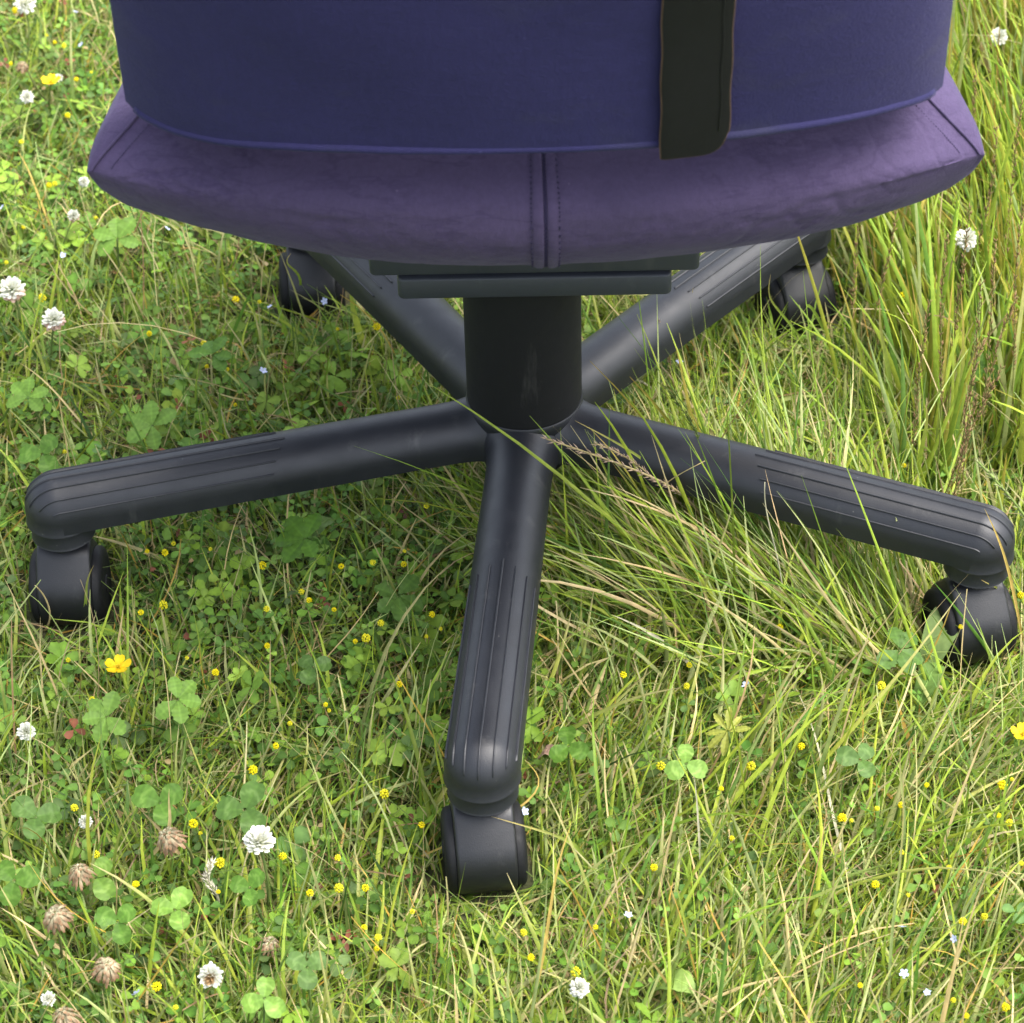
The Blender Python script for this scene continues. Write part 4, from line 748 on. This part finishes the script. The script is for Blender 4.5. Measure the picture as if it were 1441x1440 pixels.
RLAB= {2: 'reddish brown seed stalk in the tall grass, its tip first from the left', 4: 'reddish brown seed stalk in the tall grass, its tip second from the left', 1: 'reddish brown seed stalk in the tall grass, its tip third from the left', 14: 'reddish brown seed stalk in the tall grass, its tip fourth from the left', 9: 'reddish brown seed stalk in the tall grass, its tip fifth from the left', 0: 'reddish brown seed stalk in the tall grass, its tip sixth from the left', 5: 'reddish brown seed stalk in the tall grass, its tip seventh from the left', 6: 'reddish brown seed stalk in the tall grass, its tip eighth from the left', 3: 'reddish brown seed stalk in the tall grass, its tip ninth from the left', 17: 'reddish brown seed stalk in the tall grass, its tip tenth from the left', 8: 'reddish brown seed stalk in the tall grass, its tip eleventh from the left', 10: 'reddish brown seed stalk in the tall grass, its tip twelfth from the left', 7: 'reddish brown seed stalk in the tall grass, its tip thirteenth from the left', 15: 'reddish brown seed stalk in the tall grass, its tip fourteenth from the left', 12: 'reddish brown seed stalk in the tall grass, its tip fifteenth from the left', 13: 'reddish brown seed stalk in the tall grass, its tip sixteenth from the left', 16: 'reddish brown seed stalk in the tall grass, its tip seventeenth from the left', 11: 'reddish brown seed stalk in the tall grass, its tip eighteenth from the left'}

RG2 = np.random.default_rng(5)
def stem_to(p, q, bend=.008, n=8):
    p, q = np.array(p, float), np.array(q, float); t = np.linspace(0, 1, n)[:, None]
    s = RG2.normal(0, bend, 3); s[2] = abs(s[2])
    return p*(1-t)+q*t+np.sin(t*np.pi)*s*np.array([1, 1, .3])
def colmesh(name, V, F_, c, mat, parent):
    return mesh_np(name, V, F_ if isinstance(F_, list) else [F_], mat, parent, True, np.broadcast_to(np.asarray(c, float), (len(V), 3)))
def base_of(x, y, h, spread=.010):
    bx, by = x+RG2.normal(0, spread), y+RG2.normal(0, spread)
    return bx, by, float(hz(np.array(bx), np.array(by)))
# floret templates -------------------------------------------------
def floret_ball(n_, rad, flen, fw, droop, openness=1., seed=0, half=False):
    """radiating narrow florets: V, F, tparam"""
    g = np.random.default_rng(seed); A = Acc(); T = []
    for i in range(n_):
        u_ = (i+.5)/n_; el = math.acos(1-2*u_*(.62 if half else .82)); a = i*2.39996+g.normal(0, .12)
        el = el*openness
        d = np.array([math.sin(el)*math.cos(a), math.sin(el)*math.sin(a), math.cos(el)]); up = np.array([0, 0, 1.])
        sd = np.cross(d, up); sd = sd/(np.linalg.norm(sd)+1e-6); nn_ = np.cross(sd, d)
        L_ = flen*g.uniform(.82, 1.15); pts = []
        for t_, w_, f_ in ((0, .25, 0), (.45, .6, .02), (.8, 1., .10), (1, .45, .22)):
            c_ = d*(rad*.25+L_*t_)+np.array([0, 0, -droop*L_*t_*t_])+nn_*f_*L_*.3
            pts += [c_-sd*fw*w_*.5, c_+nn_*fw*.22*w_, c_+sd*fw*w_*.5]; T += [t_]*3
        A.add(np.array(pts), [grid_faces(4, 3)])
    return np.concatenate(A.V), A.F, np.array(T)
def lerpc(T, a, b): T = T[:, None]; return np.array(a)*(1-T)+np.array(b)*T
def sepals(rad, n=5, c=(.10, .18, .04)):
    V, F_ = lathe([(.0004, -.0030), (.0011, -.0015), (rad*.30, 0), (rad*.2, .0015)], 10, True); return V, F_
wc_tpl = floret_ball(64, .0050, .0062, .0026, .05, 1.0, 1)
wc_flat = floret_ball(56, .0050, .0068, .0030, .0, .95, 4, True)
wc_base = (.50, .52, .36)
for (x, y, h), s, lab, kind in WCL:
    root = empty('white_clover', base_of(x, y, h)); tag(root, lab, 'flower', 'white clover flowers in the meadow')
    b0 = np.array(root.location); head = np.array([x, y, h])-b0
    V, F_, T = wc_flat if 'flat' in lab else wc_tpl
    pink = 'pinkish' in lab or 'creamy' in lab or 'fading' in lab
    C = lerpc(T, wc_base, (.76, .76, .71))
    if pink: low_ = (V[:, 2] < .000)[:, None]; C = np.where(low_, np.array((.62, .42, .34)), C)
    if kind == 'nod': C = np.where((np.linalg.norm(V[:, :2], axis=1) < .0032)[:, None], np.array((.30, .20, .10)), C)
    R3 = Matrix.Rotation(RG2.uniform(0, 6.28), 3, 'Z')
    tiltm = Matrix.Rotation(R_(75), 3, 'X') if kind == 'nod' else Matrix.Rotation(RG2.normal(0, .25)+.25, 3, 'X')
    MM = np.array(tiltm @ R3)
    hd = mesh_np('flower_head', V*s @ MM.T+head, F_, M_petal, root, True, C*(.9 if s < .9 else 1))
    V2, F2 = sepals(.005*s); colmesh('calyx', V2*s @ np.array(tiltm).T+head, F2, (.11, .18, .05), M_leaf, hd)
    V2, F2 = tube(stem_to((0, 0, 0), head, .004), .0007*s, 6); colmesh('stem', V2, F2, (.13, .19, .05), M_leaf, root)
for i, ((x, y, h), s, lab) in enumerate(BRN):
    root = empty('withered_clover', base_of(x, y, h)); tag(root, lab, 'flower', 'withered clover heads in the meadow')
    b0 = np.array(root.location); head = np.array([x, y, h])-b0
    V, F_, T = floret_ball(64, .004, .0074, .0022, .80, 1.0, 30+i)
    V = V.copy(); V[:, 2] = V[:, 2]*1.0+.0015
    C = lerpc(np.clip(T*1.1, 0, 1)**2.6, (.50, .48, .32), (.22, .115, .06))*np.random.default_rng(i).uniform(.75, 1.25, (len(V)//12, 1, 1)).repeat(12, 1).reshape(-1, 1)
    tiltm = Matrix.Rotation(R_(RG2.uniform(-35, 15)), 3, 'X') @ Matrix.Rotation(R_(RG2.uniform(-30, 30)), 3, 'Y'); MM = np.array(tiltm)
    hd = mesh_np('flower_head', V*s*.86 @ MM.T+head, F_, M_petal, root, True, C)
    V2, F2 = tube(stem_to((0, 0, 0), head+MM @ np.array([0, 0, .003]), .005), .0008, 6); colmesh('stem', V2, F2, (.15, .17, .06), M_leaf, root)
# buttercups: five rounded petals
for (x, y, h), s, lab in BUT:
    root = empty('buttercup', base_of(x, y, h)); tag(root, lab, 'flower', 'buttercups in the meadow')
    b0 = np.array(root.location); head = np.array([x, y, h])-b0
    for k in range(5):
        a = k*R_(72)+.3; rows = []
        for t_, w_, z_ in ((.05, .12, 0), (.35, .55, .08), (.7, .85, .22), (.92, .7, .36), (1.02, .3, .42)):
            rows.append([(t_, v_*w_*.5, z_+.12*v_*v_) for v_ in (-1, -.5, 0, .5, 1)])
        P_ = np.array(rows).reshape(-1, 3)*.0095*s; P_ = rot2(P_, a)
        colmesh('petal', P_+head, [grid_faces(5, 5)], np.array((.80, .56, .012)), M_petal, root)
    V2, F2, T2 = floret_ball(26, .001, .0026*s, .0006, 0, .6, 8); colmesh('stamens', V2+head+np.array([0, 0, .0008]), F2, (.62, .48, .03), M_petal, root)
    V2, F2 = tube(stem_to((0, 0, 0), head, .004), .0007, 6); colmesh('stem', V2, F2, (.12, .19, .04), M_leaf, root)
# yellow medick heads
def medick_head(seed):
    g = np.random.default_rng(seed); A = Acc(); n_ = 22
    for i in range(n_):
        u_ = (i+.5)/n_; el = math.acos(1-1.75*u_); a = i*2.39996
        d = np.array([math.sin(el)*math.cos(a), math.sin(el)*math.sin(a), math.cos(el)*1.15])*.0022
        k = g.uniform(.8, 1.2)*.0009
        V_ = np.array([(1, 0, 0), (0, 1, 0), (-1, 0, 0), (0, -1, 0), (0, 0, 1.3), (0, 0, -1)])*k+d
        A.add(V_, [np.array([(0, 1, 4), (1, 2, 4), (2, 3, 4), (3, 0, 4), (1, 0, 5), (2, 1, 5), (3, 2, 5), (0, 3, 5)])])
    return np.concatenate(A.V), A.F
med = [medick_head(i) for i in range(3)]
med_me = []
for i, (V, F_) in enumerate(med):
    for c_ in ((.86, .74, .010), (.80, .74, .03)):
        o = colmesh('flower_head', V, F_, np.array(c_), M_petal, None); med_me.append(o.data); bpy.data.objects.remove(o)
sm = []
for i in range(4):
    V2, F2 = tube(stem_to((0, 0, -1), (0, 0, 0), .10, 6), .0005, 5)
    V2 = V2*np.array([1, 1, 1]); sm.append((V2, F2))
stem_me = []
for V2, F2 in sm:
    V2 = V2.copy(); o = colmesh('stem', V2, F2, (.12, .18, .04), M_leaf, None); stem_me.append(o.data); bpy.data.objects.remove(o)
for i, (x, y, h) in enumerate(YEL):
    gz = float(hz(np.array(x), np.array(y))); root = empty('medick_flower', (x, y, gz))
    tag(root, YLAB.get(i, 'small round yellow medick flower head on a thin stem in the meadow'), 'flower', 'yellow medick flowers scattered through the meadow')
    hd = link(bpy.data.objects.new('flower_head', med_me[i % len(med_me)]), root); hd.location = (0, 0, h-gz); s = RG2.choice([.45, .55, .7, .8, 1.0]); hd.scale = (s, s, s*RG2.uniform(.85, 1.1)); hd.rotation_euler = (RG2.normal(0, .4), RG2.normal(0, .4), RG2.uniform(0, 6))
    st_ = link(bpy.data.objects.new('stem', stem_me[i % 4]), root); st_.location = (0, 0, h-gz-.001); st_.scale = (.05, .05, h-gz); 
# the stem template is built at unit length with thin radius: give it its own thin meshes
for me in stem_me:
    co = np.empty(len(me.vertices)*3, np.float32); me.vertices.foreach_get('co', co); co = co.reshape(-1, 3); co[:, :2] *= 20*.55; me.vertices.foreach_set('co', co.ravel()); me.update()
# tiny pale blue flowers
V, F_, T = floret_ball(5, .0006, .0030, .0026, 0, .0, 2)
A = Acc()
for k in range(5):
    a = k*R_(72); q = np.array([(0, 0, 0), (.0016, -.0011, .0004), (.0030, -.0007, .0008), (.0030, .0007, .0008), (.0016, .0011, .0004)]); A.add(rot2(q, a), [np.arange(5)[None]])
bl = A.build('petals', M_petal); 
ca = bl.data.color_attributes.new('col', 'FLOAT_COLOR', 'POINT'); ca.data.foreach_set('color', np.tile([.55, .60, .86, 1], len(bl.data.vertices)).astype(np.float32)); blm = bl.data; bpy.data.objects.remove(bl)
for i, (x, y, h) in enumerate(BLU):
    gz = float(hz(np.array(x), np.array(y))); root = empty('speedwell_flower', (x, y, gz)); tag(root, BLAB[i], 'flower', 'tiny pale blue flowers in the meadow')
    hd = link(bpy.data.objects.new('petals', blm), root); hd.location = (0, 0, h-gz); s = RG2.uniform(.7, 1.1); hd.scale = (s, s, s); hd.rotation_euler = (RG2.normal(.5, .3), RG2.normal(0, .3), RG2.uniform(0, 6))
    V2, F2 = tube(stem_to((0, 0, 0), (0, 0, h-gz), .003), .0004, 5); colmesh('stem', V2, F2, (.10, .16, .04), M_leaf, root)
# clover plants with big leaflets
def big_leaflet(kind, s, c, g):
    """denser leaflet with veins and pale chevron"""
    nu_, nv2 = 12, 9; rows = []; cols = []
    for i in range(nu_):
        t_ = i/(nu_-1)
        if kind: w_ = .03+.44*math.sin(min(1, t_**1.25*.90+.02)*math.pi)**.62
        else: w_ = max(.03, .34*math.sin((t_**1.25)*math.pi*.93)**.8 if t_ > 0 else .03)*(1+(.16 if i % 2 else -.06)*(t_ > .35))
        for j in range(nv2):
            v_ = -1+2*j/(nv2-1); notch = -.05*(1-abs(v_))**2*(t_ > .95) if kind else 0
            uu = .08+t_+notch-(.05*abs(v_)*(1-t_))
            zz = .10*abs(v_)*w_*2-.16*t_*t_+.02*math.sin(t_*20)*abs(v_)
            rows.append((uu, v_*w_, zz))
            chev = kind and abs((t_-.42)-.22*(1-abs(v_))) < .07
            cf = 1.45 if chev else (1.22 if j == nv2//2 else 1)*(1.1 if i % 2 else .95)
            cols.append(np.array(c)*cf*(np.array([1.15, 1.0, 1.35]) if chev else 1))
    return np.array(rows)*s, [grid_faces(nu_, nv2)], np.array(cols)
for i, ((x, y, h), s, nlf, kind, lab) in enumerate(CLV):
    g = np.random.default_rng(100+i)
    root = empty('clover_plant' if kind else ('cinquefoil_plant' if nlf == 5 else 'cranesbill_plant'), base_of(x, y, h, .006)); tag(root, lab, 'plant', 'broad leaves showing above the meadow')
    b0 = np.array(root.location); ctr = np.array([x, y, h])-b0
    dull = any(k in lab for k in ('dull', 'dark', 'shade', 'grey')); pale = any(k in lab for k in ('pale', 'bright', 'yellow'))  # leaves labelled as shaded take the darker green too: their shade is painted in
    c_ = (.070, .138, .026) if dull else ((.135, .245, .038) if pale else (.082, .172, .022))
    if nlf == 7: c_ = (.26, .28, .05)
    tm = Matrix.Rotation(R_(g.uniform(10, 32)), 3, 'X') @ Matrix.Rotation(R_(g.uniform(-18, 18)), 3, 'Y') @ Matrix.Rotation(g.uniform(0, 6.28), 3, 'Z'); MM = np.array(tm)
    for k in range(nlf):
        V, F_, C = big_leaflet(kind, .0095*s*(1 if kind else 1.15)*g.uniform(.88, 1.1), np.array(c_)*g.uniform(.88, 1.1), g)
        if nlf == 7: V = V*np.array([1, .45, 1])
        V = V @ np.array(Matrix.Rotation(R_(g.uniform(-22, 5)), 3, 'Y')).T; V = rot2(V, (k*2*math.pi/3 if kind else (k-(nlf-1)/2)*R_(300/nlf))+g.normal(0, .08)); V[:, 2] += .0004*k
        mesh_np('leaflet', V @ MM.T+ctr, F_, M_leaf, root, True, C)
    V2, F2 = tube(stem_to((0, 0, 0), ctr, .003), .0007, 6); colmesh('stem', V2, F2, (.12, .18, .05), M_leaf, root)
# broad single leaves
def broad_leaf(x, y, h, az, L_, W_, c_, lab, tilt=25, name='broad_leaf_plant'):
    root = empty(name, (x, y, float(hz(np.array(x), np.array(y))))); tag(root, lab, 'leaf'); rows, cols = [], []
    for i in range(14):
        t_ = i/13; w_ = W_*.5*math.sin(min(1, .04+t_**1.2*.95)*math.pi)**.65
        for j in range(9):
            v_ = -1+j/4; rows.append((L_*t_, v_*w_, h*.4+h*math.sin(t_*2.2)+.12*abs(v_)*w_+.0006*math.sin(t_*25+v_*2))); cols.append(np.array(c_)*(1.25 if j == 4 else 1)*(1.05 if (i+j) % 2 else .96))
    V = rot2(np.array(rows), az); lf_ = mesh_np('leaf_blade', V, [grid_faces(14, 9)], M_leaf, root, True, np.array(cols))
    mid_ = np.array(rows)[4::9]; V2, F2 = tube(rot2(mid_, az)+np.array([0, 0, -.0002]), .0006, 5); colmesh('midrib', V2, F2, np.array(c_)*1.35, M_leaf, lf_)
broad_leaf(0.0793, -0.3923, 0.02, -0.549, 0.028, 0.017, (0.2, 0.3, 0.07), 'smooth oval pale green leaf lying near the bottom right of the front caster')
broad_leaf(0.0097, -0.2311, 0.022, -0.345, 0.016, 0.01, (0.42, 0.27, 0.2), 'small pinkish brown leaf beside the end of the front leg')
broad_leaf(0.2472, -0.1525, 0.03, 1.032, 0.05, 0.022, (0.19, 0.27, 0.09), 'long pale wavy leaf standing against the left side of the right caster')
broad_leaf(-0.1466, -0.0468, 0.02, 0.686, 0.03, 0.012, (0.12, 0.2, 0.04), 'narrow pointed leaf in the shade under the left leg')
broad_leaf(-0.0752, -0.0498, 0.015, 0.248, 0.035, 0.01, (0.11, 0.19, 0.04), 'long narrow leaf lying between the left and front legs')
broad_leaf(0.2417, -0.1758, 0.02, 0.999, 0.03, 0.015, (0.13, 0.22, 0.05), 'upright ribbed plantain leaf below the right caster')

# stalks, straws and single long blades
def seed_head(path, g, c_, k=1.):
    """spikelets along the outer third of the path"""
    A = Acc(); n0 = int(len(path)*.38); T = np.gradient(path, axis=0); T /= np.linalg.norm(T, axis=1)[:, None]
    for i in range(n0, len(path)-1):
        for q in range(6):
            d = g.normal(0, 1, 3); d -= T[i]*d.dot(T[i]); d /= np.linalg.norm(d); L_ = g.uniform(.004, .0075)*k; e = T[i]*.85+d*.42; e /= np.linalg.norm(e); p0 = path[i]*(1-g.uniform(0, 1)*.5)+path[i+1]*0+0; p0 = path[i]+(path[i+1]-path[i])*g.uniform(0, 1)
            s_ = np.cross(e, d); f_ = np.cross(s_, e)*.5; w_ = .0006*k
            A.add(np.array([p0, p0+e*L_*.45+s_*w_, p0+e*L_*.45+f_*w_*1.6, p0+e*L_*.45-s_*w_, p0+e*L_, p0+e*L_*.45-f_*w_*1.6]), [np.array([(0, 1, 2), (0, 2, 3), (1, 4, 2), (2, 4, 3), (0, 5, 1), (0, 3, 5), (1, 5, 4), (5, 3, 4)])], np.array(c_)*g.uniform(.65, 1.35))
    return A
def stalk(i, b, tpt, curve, wmm, kind, lab, cols=None, grp='single long stalks and blades standing out of the meadow'):
    g = np.random.default_rng(400+i); x, y = b; gz = float(hz(np.array(x), np.array(y)))
    root = empty('seed_stalk' if kind >= 2 else ('dry_straw' if kind == 1 else 'grass_blade'), (x, y, gz)); tag(root, lab, 'grass stalk', grp)
    q = np.array(tpt)-np.array([x, y, gz]); n_ = 28 if kind >= 2 else 14; t_ = np.linspace(0, 1, n_)[:, None]
    up = np.array([0, 0, 1.]); P_ = q*t_*(1-0)+up*np.linalg.norm(q)*(.07 if kind < 2 else .03)*np.sin(t_*math.pi)+np.array([curve*3, 0, 0])*np.sin(t_*math.pi)+g.normal(0, .0016, 3)*np.sin(t_*6)
    P_[:, 2] = np.maximum(P_[:, 2], .002)
    c_ = {0: (.19, .28, .04), 1: (.50, .40, .19), 2: (.36, .29, .14), 3: (.17, .24, .06)}[kind]
    if 'golden' in lab or 'yellow' in lab: c_ = (.50, .36, .10)
    if 'white' in lab or 'pale' in lab or 'grey' in lab: c_ = (.46, .43, .30) if kind else (.26, .33, .12)
    if 'bright' in lab or 'widest' in lab: c_ = (.25, .36, .035)
    if 'dark' in lab: c_ = (.09, .14, .03)
    if cols: c_ = cols[0]
    W_ = wmm/1000
    if kind in (0, 1) and wmm > 1.5 or kind == 0:
        T = np.gradient(P_, axis=0); T /= np.linalg.norm(T, axis=1)[:, None]; S_ = np.cross(T, [.25, -.77, .6]); S_ /= np.linalg.norm(S_, axis=1)[:, None]; N_ = np.cross(S_, T)
        tip0 = .75 if 'blunt' in lab else .04
        w_ = W_*.5*(np.minimum(1, .5+t_*2)*(1-(1-tip0)*t_**2.2)); V = np.stack([P_-S_*w_+N_*w_*.4, P_, P_+S_*w_+N_*w_*.4], 1).reshape(-1, 3)
        C = np.repeat(np.array(c_)*(1-t_**3)+np.array((.48, .36, .14))*t_**3 if kind == 0 and 'blunt' not in lab else np.array(c_)+0*t_, 3, 0)
        mesh_np('blade', V, [grid_faces(n_, 3)], M_grass if kind == 0 else M_dry, root, True, C)
    else:
        V, F_ = tube(P_, W_*.5*np.linspace(1, .45, n_), 6); colmesh('stem', V, F_, np.array(c_), M_dry, root)
        if kind >= 2:
            hc = cols[1] if cols else ((.40, .29, .21) if 'purpl' in lab or 'brown' in lab else ((.62, .58, .46) if 'white' in lab else ((.10, .12, .03) if 'dark' in lab else (.24, .26, .12))))
            A = seed_head(P_, g, hc, 1.0 if wmm > 2 else .8); A.build('seed_head', M_dry, root)
for i, (b, tpt, cv, wmm, kind, lab) in enumerate(STK): stalk(i, b, tpt, cv, wmm, kind, lab)
for i, (b, tpt) in enumerate(RED):
    stalk(200+i, b, tpt, .0, 1.0, 3, RLAB[i], ((.20, .21, .06), (.26, .16, .08)), 'reddish brown seed stalks in the tall grass')
